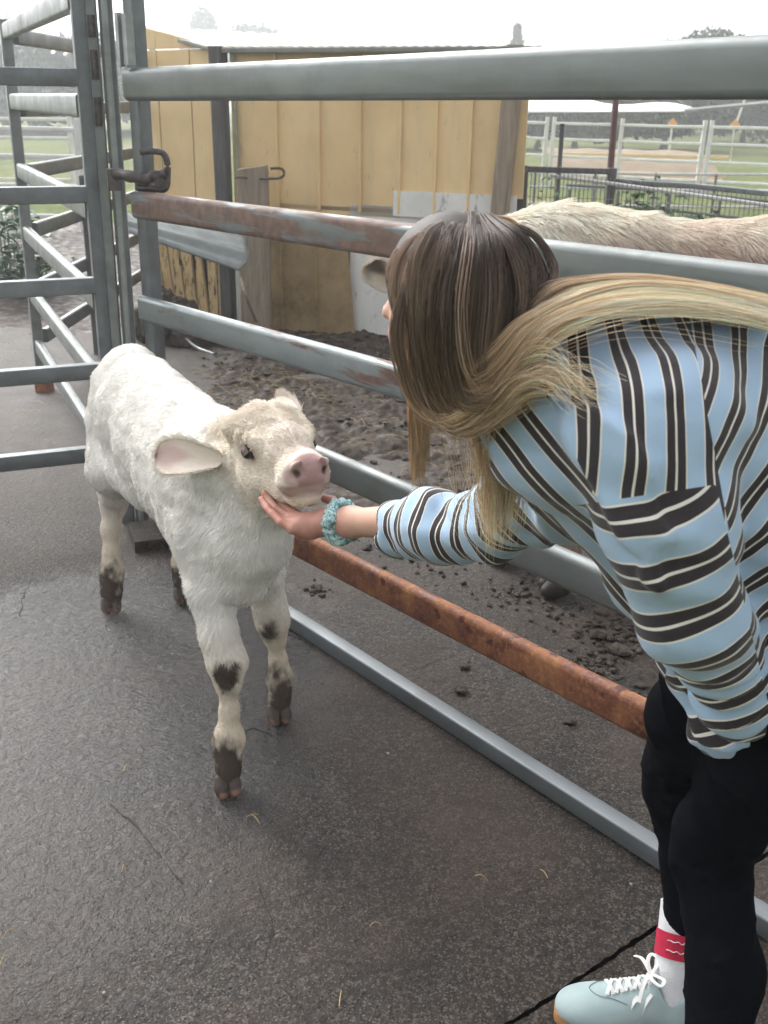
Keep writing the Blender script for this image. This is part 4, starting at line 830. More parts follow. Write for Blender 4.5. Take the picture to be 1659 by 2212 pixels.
def calfcol(P):
    n_ = len(P); w = np.array([.93, .905, .86]); c = np.tile(w, (n_, 1)); g = fbm(P*4, 3, seed=12); c = c*(1-.05*np.clip(g, 0, 1)[:, None])
    h, l = headness(P); c = c*(1-h[:, None])+np.array([.84, .755, .645])*h[:, None]
    leg = 1-sstep(P[:, 2], .22, .52); lc = np.array([.70, .61, .48]); c = c*(1-leg[:, None]*.9)+lc*leg[:, None]*.9
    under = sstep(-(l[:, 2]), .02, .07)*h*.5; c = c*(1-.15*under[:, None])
    br = h*sstep(l[:, 1], .08, .13)*(1-sstep(np.abs(l[:, 0]), .03, .055))*sstep(l[:, 2], -.03, .0)*.35; c = c*(1-br[:, None])+np.array([.55, .45, .42])*br[:, None]
    cheek = h*sstep(l[:, 1], .0, .06); 
    for s_ in (-1, 1):
        d = np.linalg.norm((l-np.array([s_*.074, .068, .012]))*[1, .8, 1], axis=1); e = (1-sstep(d, .018, .040))*.55; c = c*(1-e[:, None])+np.array([.42, .29, .27])*e[:, None]
    pad = sstep(l[:, 1], .226, .238)*sstep(l[:, 2], -.066, -.052)*(1-sstep(np.abs(l[:, 0])+.35*np.abs(l[:, 2]+.025), .034, .046))*h; lip = sstep(l[:, 1], .165, .20)*(1-sstep(np.abs(l[:, 2]+.066), .008, .020))*h*.75
    nos = np.zeros(n_)
    for s_ in (-1, 1): nos = np.maximum(nos, (1-sstep(np.linalg.norm(l-np.array([s_*.034, .235, -.030]), axis=1), .015, .032))*.8*h)
    p_ = np.clip(np.maximum(np.maximum(pad, lip), nos), 0, 1); pc = np.array([.40, .255, .245])*(1+.12*fbm(P*60, 2, seed=4))[:, None]; c = c*(1-p_[:, None])+pc*p_[:, None]
    rd = np.abs(fbm(l*np.array([30, 75, 30]), 3, seed=41)); wr = (1-sstep(rd, 0, .10))*h*sstep(l[:, 1], .06, .10)*(1-sstep(l[:, 1], .17, .20))*.38; rd = np.abs(fbm(l*np.array([26, 50, 50]), 3, seed=43)); wr = wr+(1-sstep(rd, 0, .12))*h*(1-sstep(l[:, 1], .04, .08))*.25; c = c*(1-wr[:, None])+np.array([.42, .34, .27])*wr[:, None]
    hole = np.zeros(n_)
    for s_ in (-1, 1): hole = np.maximum(hole, 1-sstep(np.linalg.norm(l-np.array([s_*.030, .243, -.028]), axis=1), .006, .012))
    c = c*(1-.75*hole[:, None]); nz = .4*fbm(P*18, 3, seed=9)+.3*fbm(P*60, 2, seed=19)
    for q, r, s_ in MUD:
        d = np.linalg.norm((P-q)*[1, 1, .75], axis=1)/r; m = s_*(1-sstep(d+nz*.9, .25, 1.25)); m = np.clip(m, 0, .95); c = c*(1-m[:, None])+np.array([.062, .046, .036])*m[:, None]
    return np.clip(c, 0, 1)
cb = organic('body', V, Fq, MAT['hide'], calf, calfcol(V))
def flow(P, Nn):
    h, l = headness(P); leg = (1-sstep(P[:, 2], .35, .55))[:, None]; b = -BA*.55+np.array([0, 0, -.75]); fl = np.tile(b, (len(P), 1)); fl = fl*(1-leg)+np.array([0, 0, -1.])*leg
    fore = sstep(P@BA, -2.05, -1.95)[:, None]*0; hd = -HF+.35*HS*np.sign(l[:, :1])+HU*.15; return fl*(1-h[:, None])+hd*h[:, None]
def flen(P):
    h, l = headness(P); L = .0115+.008*sstep((P-np.array([-.4, 2.5, .6]))@BA, -.15, .1); leg = 1-sstep(P[:, 2], .28, .50); L = L*(1-leg)+.0075*leg
    fore = sstep(l[:, 2], .03, .07)*(1-sstep(l[:, 1], .05, .13)); face = .007+.023*fore; L = L*(1-h)+face*h; return L
def nopad(c, n_): h, l = headness(c); e = np.minimum(np.linalg.norm(l-np.array([-.076, .07, .012]), axis=1), np.linalg.norm(l-np.array([.076, .07, .012]), axis=1)); return (1-sstep(l[:, 1], .205, .225)*h)*sstep(e, .020, .028)*(c[:, 2] > .045)*(1+.8*h)*(1-.75*sstep((P_back(c)), .0, .2))
def P_back(c): return (c-np.array([-.62, 2.95, 0]))@(-BA)*0
fur('coat', V, Fq, 120000, flen, flow, lambda P: .34+.15*sstep(P[:, 2], .3, .6), lambda P: np.clip(calfcol(P)*RNG.uniform(.9, 1.1, (len(P), 1)), 0, .96), MAT['fur'], calf, .00085, wfn=nopad, clump=.55)
fur('curly_forelock', V, Fq, 14000, lambda P: np.full(len(P), .018), lambda P, n_: np.tile(HF*.3+HU*-.2, (len(P), 1))+.7*np.sign(((P-HO)@HS))[:, None]*HS, .40, lambda P: np.array([.85, .765, .645])*RNG.uniform(.82, 1.12, (len(P), 1)), MAT['fur'], calf, .0008, seed=9, curl=.005, m=8,
    wfn=lambda c, n_: (lambda h, l: h*sstep(l[:, 2], .035, .06)*(1-sstep(l[:, 1], .03, .10))+1e-9)(*headness(c)), clump=1.0, scale=40)
# hooves: two claws on each foot
def claw(c, d, s_):
    d = np.array([*d, 0]); sd_ = np.array([-d[1], d[0], 0]); q = Field(np.array(c)-.06, np.array(c)+.06, .0035); p = np.array(c)+sd_*s_*.0165
    q.chain([p+[0, 0, .040]-d*.006, p+[0, 0, .022]+d*.006, p+[0, 0, .010]+d*.020], [.0165, .018, .013], .008); q.chain([p+[0, 0, .014]-d*.016, p+[0, 0, .012]+d*.01], [.015, .014], .008); q.cut((0, 0, .0015), (0, 0, -1)); v, g = q.mesh(1)
    m = sstep(fbm(v*60, 2, seed=3)+(.018-v[:, 2])*-60+.7, .1, .9)[:, None]*.95; col = np.array([.22, .125, .085])*(1-m)+np.array([.06, .045, .04])*m; organic('hoof', v, g, MAT['hoof'], calf, col)
MAT['hoof'] = m_attr('hoof_horn', .45, .4, bump=(120, .4, .002))
for k_, (P, r) in LEGS.items():
    c = np.array(P[-1]); 
    for s_ in (-1, 1): claw((c[0]+.001, c[1]-.018, 0), nrm((.35, -.92, 0))[:2], s_)
# eyes
for s_ in (-1, 1):
    c = hl(s_*.069, .068, .012); q = MB(); th = np.linspace(0, math.pi, 13); ph = np.linspace(0, 2*math.pi, 21)[:-1]
    V_ = [c+.0168*np.array([math.sin(t)*math.cos(p), math.sin(t)*math.sin(p), math.cos(t)]) for t in th for p in ph]; q.add(V_, [(i*20+j, (i+1)*20+j, (i+1)*20+(j+1) % 20, i*20+(j+1) % 20) for i in range(12) for j in range(20)], True); q.build('eye', MAT['eye'], calf, False)
lash = []
for s_ in (-1, 1):
    for k in range(26):
        a = -.2+3.5*k/25; b0 = hl(s_*.076, .068+.017*math.cos(a), .014+.012*math.sin(a)); d = s_*HS*.9+HF*math.cos(a)*.5+HU*(.35*math.sin(a)-.1); lash.append([b0+d*.016*t-np.array([0, 0, .006*t*t]) for t in np.linspace(0, 1, 5)])
strands('eyelashes', np.array(lash), .0005, MAT['fur'], calf, np.tile([.55, .46, .38], (len(lash), 1)))
# ears
def ear(base, tip, nrm_, wid, name='ear', seed=0, pink=(.52, .27, .25)):
    base, tip = np.asarray(base), np.asarray(tip); L = np.linalg.norm(tip-base); a = (tip-base)/L; nn = nrm(np.asarray(nrm_)-a*(np.asarray(nrm_)@a)); b = np.cross(nn, a); nu, nv = 26, 17; V_ = []; C_ = []
    for lay in (0, 1):
        for i in range(nu):
            u = i/(nu-1); w = wid*(.42+.58*math.sin(min(1, u*1.35)*math.pi/2))*math.sqrt(max(0.0, 1-max(0, (u-.55)/.45)**2.4))+.002
            for j in range(nv):
                v = j/(nv-1)*2-1; d = .45*wid*(v*v)*(1.3-u)+.020*math.sin(u*3.0)*.3; p = base+a*L*u+b*w*v+nn*(d-.02*u*u-lay*.006*(1-abs(v)**3)); V_.append(p)
                pk = (1-abs(v)**3.)*sstep(u+.12*math.sin(v*5+2), .42, .72); pk2 = (.35*(1-abs(v))*(1-u)); cin = np.array([.78, .69, .60])*(1-pk)+np.array(pink)*pk; C_.append(cin*(1-.35*pk2) if lay == 0 else (.74, .69, .6))
    V_ = np.array(V_); F1 = [(i*nv+j, i*nv+j+1, (i+1)*nv+j+1, (i+1)*nv+j) for i in range(nu-1) for j in range(nv-1)]; o_ = nu*nv; F2 = [tuple(o_+q for q in q4[::-1]) for q4 in F1]
    rim = [(i*nv, (i+1)*nv, o_+(i+1)*nv, o_+i*nv) for i in range(nu-1)]+[(i*nv+nv-1, o_+i*nv+nv-1, o_+(i+1)*nv+nv-1, (i+1)*nv+nv-1) for i in range(nu-1)]+[((nu-1)*nv+j, (nu-1)*nv+j+1, o_+(nu-1)*nv+j+1, o_+(nu-1)*nv+j) for j in range(nv-1)]
    Fa = np.array(F1+F2+rim); eo = organic(name, V_, Fa, MAT['hide'], calf, np.array(C_))
    P, Nn = [], []
    inn = np.array(F1); 
    e = fur('ear_hair', V_, inn, 1500, lambda P: np.full(len(P), .016), lambda P, n_: np.tile(a*.8, (len(P), 1))+.5*np.sign((P-base)@b)[:, None]*b, .25, lambda P: np.tile([.74, .66, .58], (len(P), 1))*RNG.uniform(.8, 1.1, (len(P), 1)), MAT['fur'], eo, .0005, seed=seed, wfn=lambda c, n_: .15+sstep(np.abs((c-base)@b)/wid, .35, .8))
    fur('ear_hair', V_, np.array(F2), 2600, lambda P: np.full(len(P), .014), lambda P, n_: np.tile(a, (len(P), 1)), .25, lambda P: np.tile([.78, .72, .64], (len(P), 1))*RNG.uniform(.85, 1.1, (len(P), 1)), MAT['fur'], eo, .0007, seed=seed+1)
ear(at(480, 995, 2.34), at(327, 982, 2.40), (.15, -.9, .42), .043, pink=(.62, .45, .42))
ear(at(640, 905, 2.38), at(612, 868, 2.50), (.9, -.1, .2), .032, seed=5)

# ================================================================ THE WOMAN
woman = empty('person', tuple(gz(1490, 2120)), 'person with long blonde hair in striped blue shirt, bending to hold the calf chin', 'person')
HC = at(970, 652, 1.43); WF = nrm((-.57, .62, -.54)); WL = nrm(np.cross((-.33, .375, .866), WF)); WU = np.cross(WF, WL)    # head frame: forward, her left, up
WRr = [WL, WF, WU]
def wl_(l, f_, u): return HC+l*WL+f_*WF+u*WU
J = dict(neck=at(1200, 775, 1.44), shR=at(1200, 1010, 1.60), elR=at(1070, 1130, 1.74), wrR=at(737, 1128, 2.045), shL=at(1385, 930, 1.235), elL=at(1500, 1330, 1.21), wrL=at(1615, 1590, 1.49),
         t1=at(1290, 880, 1.43), t2=at(1430, 932, 1.42), t3=at(1570, 1025, 1.42), t4=at(1690, 1150, 1.42), kF=gz(1462, 1700, .49), aF=gz(1466, 2092, .09), hF=gz(1590, 1370, .93), kN=gz(1535, 1850, .48), aN=gz(1522, 2480, .09), hN=gz(1775, 1420, .93))
J['pel'] = (J['hF']+J['hN'])/2+[0.03, 0, .03]
skin_c = np.array([.60, .36, .27])
# body (mostly under clothes)
f = Field((-.2, .98, -.01), (.98, 2.02, 1.60), .0065)
f.ell(HC, (.072, .090, .095), WRr, .02); f.ell(wl_(0, .045, -.055), (.052, .05, .055), WRr, .03); f.cap(wl_(0, .08, .0), wl_(0, .108, -.028), .011, .013, .014)
f.cap(wl_(0, .092, -.062), wl_(0, .094, -.064), .018, k=.015); f.ell(wl_(0, .075, -.098), (.02, .018, .018), WRr, .02); f.ell(wl_(.045, .055, -.02), (.022, .025, .022), WRr, .02); f.ell(wl_(-.045, .055, -.02), (.022, .025, .022), WRr, .02)
f.cap(wl_(-.03, .082, .025), wl_(.03, .082, .025), .014, k=.015)
for s_ in (-1, 1): f.ell(wl_(s_*.03, .092, .008), (.013, .010, .009), WRr, .008, sub=True); f.ell(wl_(s_*.076, -.005, -.005), (.010, .018, .030), WRr, .008)
f.cap(wl_(-.02, .112, -.060), wl_(.02, .112, -.060), .003, k=.004, sub=True)
f.chain([wl_(0, -.02, -.06), (wl_(0, -.03, -.12)+J['neck'])/2, J['neck']], [.052, .05, .06], .03)
f.chain([J['neck'], J['t1'], J['t2'], J['t3'], J['t4'], J['pel']], [.06, .10, .115, .115, .12, .125], .06); f.cap(J['shR'], J['neck'], .05, .06, .05); f.cap(J['shL'], J['neck'], .05, .06, .05)
f.chain([J['shL'], J['elL'], J['wrL']+[.01, 0, 0]], [.045, .034, .020], .03); f.chain([J['shR'], J['elR']], [.045, .038], .03)
f.chain([J['hF'], J['kF'], (J['kF']*.6+J['aF']*.4)+[.028, 0, 0], J['aF']], [.070, .043, .042, .030], .015); f.chain([J['hN'], J['kN'], (J['kN']*.6+J['aN']*.4)+[.028, 0, 0], J['aN']], [.070, .043, .042, .030], .015)
Vb, Fb = f.mesh(2); 
# forearm and hand in finer detail: palm up, cupped under the calf's chin
g = Field(at(735, 1128, 2.045)+[-.24, -.20, -.14], at(735, 1128, 2.045)+[.36, .26, .24], .003)
WR, EL = J['wrR'], J['elR']; fa = nrm(WR-EL)
g.chain([EL, EL+(WR-EL)*.35, WR-fa*.03, WR], [.040, .040, .0275, .0260], .03, flat=None)
PC = at(668, 1136, 2.075); g.chain([WR, PC], [.026, .027], .02); 
KN = [at(632, 1142, 2.055), at(628, 1132, 2.075), at(628, 1122, 2.098), at(634, 1110, 2.120)]            # knuckles, little finger first
for q in KN: g.cap(PC, q, .020, .0125, .016)
g.cap(WR, at(700, 1128, 2.045), .021, .019, .015); g.cap(WR, at(700, 1112, 2.09), .020, .017, .015)
FING = [[KN[0], at(606, 1128, 2.065), at(588, 1110, 2.085), at(576, 1097, 2.10)], [KN[1], at(598, 1118, 2.09), at(577, 1096, 2.115), at(565, 1078, 2.135)], [KN[2], at(596, 1100, 2.13), at(580, 1080, 2.16), at(571, 1066, 2.17)], [KN[3], at(610, 1092, 2.15), at(596, 1074, 2.18), at(588, 1064, 2.19)]]
RF = [[.0098, .0085, .0078, .0068], [.0105, .0092, .0084, .0074], [.0108, .0095, .0088, .0076], [.0108, .0095, .0086, .0076]]
for P, r in zip(FING, RF): g.chain(P, r, .0035)
TH = [at(712, 1118, 2.085), at(722, 1098, 2.125), at(718, 1082, 2.145), at(700, 1076, 2.15)]; g.chain(TH, [.018, .0125, .0105, .0085], .006)
Vh, Fh = g.mesh(1)
g2_ = Field(J['wrL']-[.12, .14, .20], J['wrL']+[.14, .14, .08], .0035); W2 = J['wrL']+np.array([0, 0, .02]); P2 = W2+np.array([.010, .025, -.085]); g2_.chain([J['wrL']*.9+J['elL']*.1, W2, P2], [.022, .024, .028], .02, flat=None)
for k in range(4):
    k0 = P2+np.array([-.032+.020*k, .012, -.028]); g2_.chain([P2, k0], [.022, .011], .014); g2_.chain([k0, k0+[-.004, .022, -.026], k0+[-.004, .030, -.052], k0+[0, .026, -.070+.006*abs(k-1.5)]], [.0105, .009, .0085, .0075], .0035)
g2_.chain([W2+[-.01, 0, -.03], P2+[-.045, -.005, .01], P2+[-.052, .012, -.022]], [.018, .012, .009], .008); Vn, Fn_ = g2_.mesh(1)
V = np.concatenate([Vb, Vh, Vn]); Fq = np.concatenate([Fb, Fh+len(Vb), Fn_+len(Vb)+len(Vh)])
def skincol(P):
    c = np.tile(skin_c, (len(P), 1)); l = (P-HC)@np.array(WRr).T; d = np.linalg.norm(l-[.045, .065, -.025], axis=1); b = (1-sstep(d, .015, .045))[:, None]*.45; c = c*(1-b)+np.array([.62, .25, .20])*b
    d = np.linalg.norm(l-[0, .112, -.060], axis=1); b = (1-sstep(d, .012, .022))[:, None]*.7; c = c*(1-b)+np.array([.50, .17, .15])*b
    t = np.min([np.linalg.norm(P-F_[-1], axis=1) for F_ in FING+[TH]], axis=0); h_ = (1-sstep(np.linalg.norm(P-PC, axis=1), .09, .14))[:, None]; c = c*(1-h_*.75)+np.array([.50, .235, .19])*h_*.75
    b = (1-sstep(t, .008, .02))[:, None]*.6; c = c*(1-b)+np.array([.55, .19, .17])*b; return c*(1+.06*fbm(P*45, 3, seed=2))[:, None]
organic('body', V, Fq, MAT['skin'], woman, skincol(V))
# face details
br = MB()
for k in range(9): a = wl_(.028+.004*k*.5, .094, .018+.002*k*.3); 
# striped shirt
f = Field((-.02, .92, .72), (.98, 2.02, 1.62), .0055)
f.chain([J['neck']+[.03, 0, -.02], J['t1'], J['t2'], J['t3'], J['t4'], J['pel']+[0, 0, .03]], [.075, .142, .160, .168, .165, .160], .07)
f.cut(J['pel']+np.array([0, 0, -.095]), (-.25, -.15, -1)); f.cap(J['shR']+[.03, -.02, -.02], J['t1'], .080, .12, .06); f.cap(J['shL']+[.01, .03, 0], J['t1'], .080, .12, .06); f.cap(J['shL']+[.05, .04, 0], J['t2'], .078, .12, .06)
f.chain([at(1345, 1100, 1.42), at(1425, 1240, 1.45), at(1510, 1380, 1.47), at(1540, 1480, 1.47), at(1550, 1560, 1.44), at(1546, 1625, 1.42)], [.075, .07, .06, .048, .030, .014], .04)
SL_ = [J['shL'], (J['shL']+J['elL'])/2+[.0, -.01, 0], J['elL'], (J['elL']+J['wrL'])/2+[0.012, -.01, 0], J['wrL'], at(1612, 1640, 1.50)]
f.chain(SL_, [.080, .078, .070, .054, .044, .036], .03)
SR_ = [J['shR'], (J['shR']+J['elR'])/2, J['elR'], EL+(WR-EL)*.38, at(842, 1141, 1.945)]
f.chain(SR_, [.075, .070, .064, .058, .054], .03)
e0 = at(842, 1141, 1.945); f.ell(e0+fa*.125, (.11, .11, .11), None, .004, sub=True); f.cap(e0-fa*.03, e0+fa*.05, .045, .045, .003, sub=True); 
hem0 = J['pel']+np.array([.02, 0, -.075])
def sdisp(P):
    u = polyt(P, SL_)[0]; w_ = np.exp(-(polyt(P, SL_)[1]/.11)**2); cr = sstep(u, .28, .42)*w_
    d = .0075*np.sin(u*150+fbm(P*16, 2, seed=5)*2.0)*cr
    q = P@np.array([[.9, .2, 0], [0, 1, 0], [.45, 0, 1]]); d = d+.012*fbm(q*np.array([6, 5, 13]), 3, seed=31)*(1-.5*cr)
    uR, dR = polyt(P, SR_); d = d+.005*np.sin(uR*85+fbm(P*14, 2, seed=8)*2)*np.exp(-(dR/.08)**2)*sstep(uR, .1, .2)
    ridge = np.abs(fbm(q*np.array([5, 3, 3]), 2, seed=77)); return d-.013*(1-sstep(ridge, 0, .20))
def polyt(P, pts):
    pts = np.array(pts); best = np.full(len(P), 9.); T = np.zeros(len(P)); s0 = 0
    for a, b in zip(pts[:-1], pts[1:]):
        L = np.linalg.norm(b-a); t = (P-a)@(b-a)/L**2; tc = np.clip(t, 0 if s0 > 0 else -9, 1 if b is not pts[-1] else 9); tc = np.clip(tc, -.6 if s0 == 0 else 0, 1.6 if np.allclose(b, pts[-1]) else 1)
        d = np.linalg.norm(P-(a+tc[:, None]*(b-a)), axis=1); m = d < best; best = np.where(m, d, best); T = np.where(m, s0+tc*L, T); s0 += L
    return T, best
f.displace(sdisp)
f.cap(wl_(0, -.03, -.10), J['neck']+[-.03, .0, .0], .062, .062, .01, sub=True)
V, Fq = f.mesh(1)
# stripe coordinate, decided panel by panel so that the bands break at the seams
PER = .0475
def plane3(a, b, c): n = nrm(np.cross(b-a, c-a)); return a, n
SPN = [J['t1']-[.35, 0, -.03], J['t1'], J['t2'], J['t3'], J['t4'], J['pel'], J['pel']-[0, 0, .3]]
def sidepix(P, A_, B_):      # signed distance to the seam plane through A_ and B_; positive above / right of the seam
    nrm_ = np.cross(B_-A_, (np.array(A_)+np.array(B_))/2-CAM_O); return (P-A_)@nrm_/np.linalg.norm(nrm_)
P = V; uL, dL = polyt(P, spline(SL_, 30)); uR, dR = polyt(P, spline(SR_, 30)); uS, _ = polyt(P, spline(SPN, 50))
sleeveL = np.minimum.reduce([.118-dL, -sidepix(P, at(1290, 1085, 1.22), at(1552, 1046, 1.22)), -sidepix(P, at(1545, 1040, 1.22), at(1650, 1480, 1.3))])
front = -sidepix(P, at(1170, 825, 1.32), at(1290, 1088, 1.22)); lower = sidepix(P, at(1492, 700, 1.22), at(1556, 1045, 1.22)); rightS = np.minimum(.10-dR, uR-.13)
dirb = nrm(at(1450, 850, 1.3)-at(1250, 850, 1.3)); dirf = nrm(at(1127, 966, 1.35)-at(1200, 900, 1.35)); dirs = nrm(at(1474, 1292, 1.2)-at(1430, 1200, 1.2)); dirl = nrm(at(1690, 960, 1.3)-at(1600, 900, 1.3)); dirl2 = nrm(at(1540, 990, 1.3)-at(1600, 900, 1.3)); wob = .003*fbm(P*7, 2, seed=3)
tilt = nrm(np.cross(J['elL']-J['shL'], (0, 1, 0)))
CO = dict(c0=P@dirb+wob, c1=P@dirf+wob, c2=.68*(P@dirs)+.007*fbm(P*5, 2, seed=23)+wob, c3=uR, c4=P@dirl+.22*((P-at(1600, 900, 1.3))@dirl2)**2*2+wob)
me_attr = {k: ('POINT', v/PER) for k, v in CO.items()}; me_attr.update(dict(s2=('POINT', sleeveL), s1=('POINT', front), s4=('POINT', lower), s3=('POINT', rightS)))
n = N('striped_jersey', .85, 0, .15); s_ = n.attr('c0', 2)
def pick(prev, m, k): g_ = n.math('GREATER_THAN', n.attr(m, 2), 0.0); return n.math('ADD', n.math('MULTIPLY', prev, n.math('SUBTRACT', 1.0, g_)), n.math('MULTIPLY', n.attr(k, 2), g_))
for m_, k_ in (('s4', 'c4'), ('s1', 'c1'), ('s3', 'c3'), ('s2', 'c2')): s_ = pick(s_, m_, k_)
fr_ = n.math('FRACT', n.math('ADD', s_, 50.2))
BL, DK, CR = (.37, .51, .68), (.036, .030, .034), (.74, .71, .65)
colr = n.ramp(fr_, [(0, BL), (.45, CR), (.485, DK), (.69, CR), (.745, DK), (.95, CR), (.985, BL)], 'CONSTANT')
wv = n.vor(900); n.set('Base Color', n.mix(n.ramp(wv, [(0, .10), (.5, 0)]), colr, (.1, .1, .1))); n.set('Sheen Weight', .25); b = n.bump(n.noise(35, 4, .6), .25, .006); n.bump(n.noise(600, 2), .3, .001, b); MAT['jersey'] = n.m
organic('striped_shirt', V, Fq, MAT['jersey'], woman, None, me_attr)
# black collar of the shirt
MAT['black'] = m_plain('black_cotton', (.012, .012, .014), .85, .3, 20, spec=.2)
cp = [at(1088, 880, 1.40), at(1105, 850, 1.36), at(1128, 850, 1.335), at(1118, 905, 1.345), at(1112, 960, 1.37), at(1120, 1005, 1.43)]
f2 = Field(at(1110, 930, 1.42)-.13, at(1110, 930, 1.42)+.13, .004); f2.chain([at(1118, 880, 1.44), at(1120, 940, 1.46), at(1140, 985, 1.50)], [.030, .034, .034], .02); v2, q2 = f2.mesh(1); organic('collar', v2, q2, MAT['black'], woman)
# leggings
f = Field((.30, 1.0, -.01), (1.0, 2.0, 1.15), .006)
f.chain([J['hF'], J['kF']*.5+J['hF']*.5+[-.012, 0, 0], J['kF']+[.0, .0, .05], J['kF'], (J['kF']*.6+J['aF']*.4)+[.028, 0, 0], J['aF']+[0, 0, .10]], [.092, .080, .060, .057, .056, .040], .03)
f.chain([J['hN'], J['kN']*.5+J['hN']*.5+[.008, 0, 0], J['kN']+[.0, .0, .05], J['kN'], (J['kN']*.6+J['aN']*.4)+[.028, 0, 0], J['aN']], [.100, .090, .066, .061, .060, .042], .03)
f.ell(J['pel']+[.03, 0, -.04], (.13, .15, .14), None, .05)
f.displace(lambda P: .003*fbm(P*np.array([10, 10, 22]), 3, seed=3)+.004*(1-sstep(np.abs(fbm(P*np.array([5, 5, 9]), 2, seed=13)), 0, .08))*-1)
v_, q_ = f.mesh(2); n = N('black_leggings', .85, 0, .05); n.set('Base Color', (.0042, .005, .0075)); n.set('Sheen Weight', .0); n.bump(n.noise(500, 2), .2, .001); MAT['legging'] = n.m
organic('leggings', v_, q_, MAT['legging'], woman)
# socks and shoes
def shoe(toe, heel, side_, ank, sock=True):
    toe, heel = np.array(toe), np.array(heel); toe[2] = heel[2] = 0; L = np.linalg.norm(toe-heel); X = (toe-heel)/L; Yv = np.array([-X[1], X[0], 0])*side_; Z = np.array([0, 0, 1.])
    o = lambda x, y, z: heel+X*x*L+Yv*y+Z*z; R_ = [X, Yv, Z]; c0 = (toe+heel)/2
    f = Field(c0-[.2, .2, .02], c0+[.2, .2, .22], .003)
    f.ell(o(.80, .004, .036), (.058, .046, .034), R_, .03); f.ell(o(.62, .006, .044), (.06, .045, .040), R_, .03); f.ell(o(.42, .0, .058), (.06, .038, .046), R_, .03); f.ell(o(.20, 0, .055), (.052, .034, .050), R_, .03); f.cap(o(.16, 0, .06), o(.14, 0, .082), .036, .034, .02); f.cap(o(.36, 0, .075), o(.30, 0, .098), .033, .028, .02)
    f.cap(o(.22, 0, .10), o(.2, 0, .16), .029, .031, .01, sub=True); f.cut((0, 0, .014), (0, 0, -1)); v, q = f.mesh(1); up = organic('shoe', v, q, MAT['suede'], woman)
    s = MB(); pr_ = []; 
    for a in np.linspace(0, 2*math.pi, 49)[:-1]:
        x = .5+.515*math.cos(a); w = (.036+.013*sstep(x, .3, .75)-.004*math.exp(-((x-.42)/.1)**2)); pr_.append((x, math.copysign(abs(math.sin(a))**.62, math.sin(a))*w))
    V_ = [o(x, y*k_, z) for z, k_ in ((0.0, .95), (.006, 1.0), (.018, 1.02), (.022, .97)) for x, y in pr_]; m = 48
    s.add(V_, [(i*m+j, i*m+(j+1) % m, (i+1)*m+(j+1) % m, (i+1)*m+j) for i in range(3) for j in range(m)]+[tuple(range(m))[::-1], tuple(3*m+j for j in range(m))], True); s.build('sole', MAT['gum'], up)
    def hz_(x, y):      # height of the upper
        return .0
    def top(x, y):
        P_ = o(x, y, .02); 
        for z in np.arange(.13, .01, -.0015):
            i = np.round((o(x, y, z)-f.lo)/f.h).astype(int)
            if f.D[tuple(i)] < 0: return z
        return .03
    for k in range(5):
        x = .66-.062*k; y0 = .021-.0015*k; 
        for sg in (1, -1):
            pts = [o(x+(.0 if t < .5 else 0)-.045*t, sg*y0*(1-2*t), top(x-.045*t, sg*y0*(1-2*t))+.0035) for t in np.linspace(0, 1, 7)]
            MB().sweep(spline(pts, 14), prect(.0078, .0022, .0008, 1), smooth=True).build('lace', MAT['lace'], up)
    kx = .36; kz = top(kx, 0)+.008
    for loop in ([(0, 0, 0), (.015, .024, .014), (-.04, .042, .016), (-.075, .022, .012), (0, 0, .003)], [(0, 0, 0), (.02, -.024, .010), (-.015, -.045, .010), (-.06, -.026, .012), (0, 0, .003)], [(0, 0, 0), (.06, .03, .006), (.10, .06, -.012)], [(0, 0, 0), (.05, -.035, .004), (.09, -.062, -.014)]):
        MB().sweep(spline([o(kx+a, b_, kz+c_) for a, b_, c_ in loop], 26), prect(.0075, .0022, .0008, 1), smooth=True).build('lace', MAT['lace'], up)
    MB().sweep(spline([o(x, y, top(x, y)+.0015) for x, y in [(.52, .036), (.62, .027), (.72, .020), (.78, .0), (.72, -.018), (.62, -.026), (.52, -.034)]], 40), pcirc(.0009, 4)).build('seam', MAT['seam'], up)
    for dx in (0, .09): MB().sweep(spline([o(.36+dx, .026, top(.36+dx, .026)+.001), o(.40+dx, .034, top(.40+dx, .034)+.001), o(.45+dx, .040, .034), o(.47+dx, .045, .024)], 12), prect(.010, .0016, .0006, 1)).build('side_stripe', MAT['lace'], up)
    if sock:
        s = MB(); A = o(.20, 0, .07); B = np.array(ank); pts = spline([A, A*.5+B*.5+[0, 0, .0], B, B+(B-A)*.35], 20); s.sweep(pts, [(r_*.041*math.cos(a), r_*.041*math.sin(a)) for a, r_ in [(2*math.pi*k/72, 1+.012*(k % 2)) for k in range(72)]], scale=np.linspace(.92, 1.0, 20), up=(0, 1, 0)); so_ = s.build('sock', MAT['sock'], woman)
        u = nrm(B-A); b0 = A+(B-A)*BAND; toc = -np.array([b0[0]-.0, b0[1], 0])+0; fr2 = nrm(np.array([-.25, -1, 0])-u*(np.array([-.25, -1, 0])@u)); sd2 = np.cross(u, fr2); r_ = .0425
        for nm, a0, a1, z0, z1, mt, rr in [('red_band', -1.7, .9, -.024, .024, MAT['red'], r_), ]:
            V_ = []; na = 24
            for z in (z0, z1):
                for a in np.linspace(a0, a1, na): V_.append(b0+u*z+(fr2*math.cos(a)+sd2*math.sin(a))*rr)
            MB().add(V_, [(i, i+1, na+i+1, na+i) for i in range(na-1)], True).build(nm, mt, so_)
        for dz in (-.008, .010):
            MB().sweep(spline([b0+u*(dz+.004*math.sin(t*3))+(fr2*math.cos(a)+sd2*math.sin(a))*(r_+.001) for t, a in enumerate(np.linspace(-.55, .25, 6))], 12), prect(.0035, .001, .0003, 1), up=tuple(u)).build('white_mark', MAT['lace'], so_)
    return up
BAND = .80
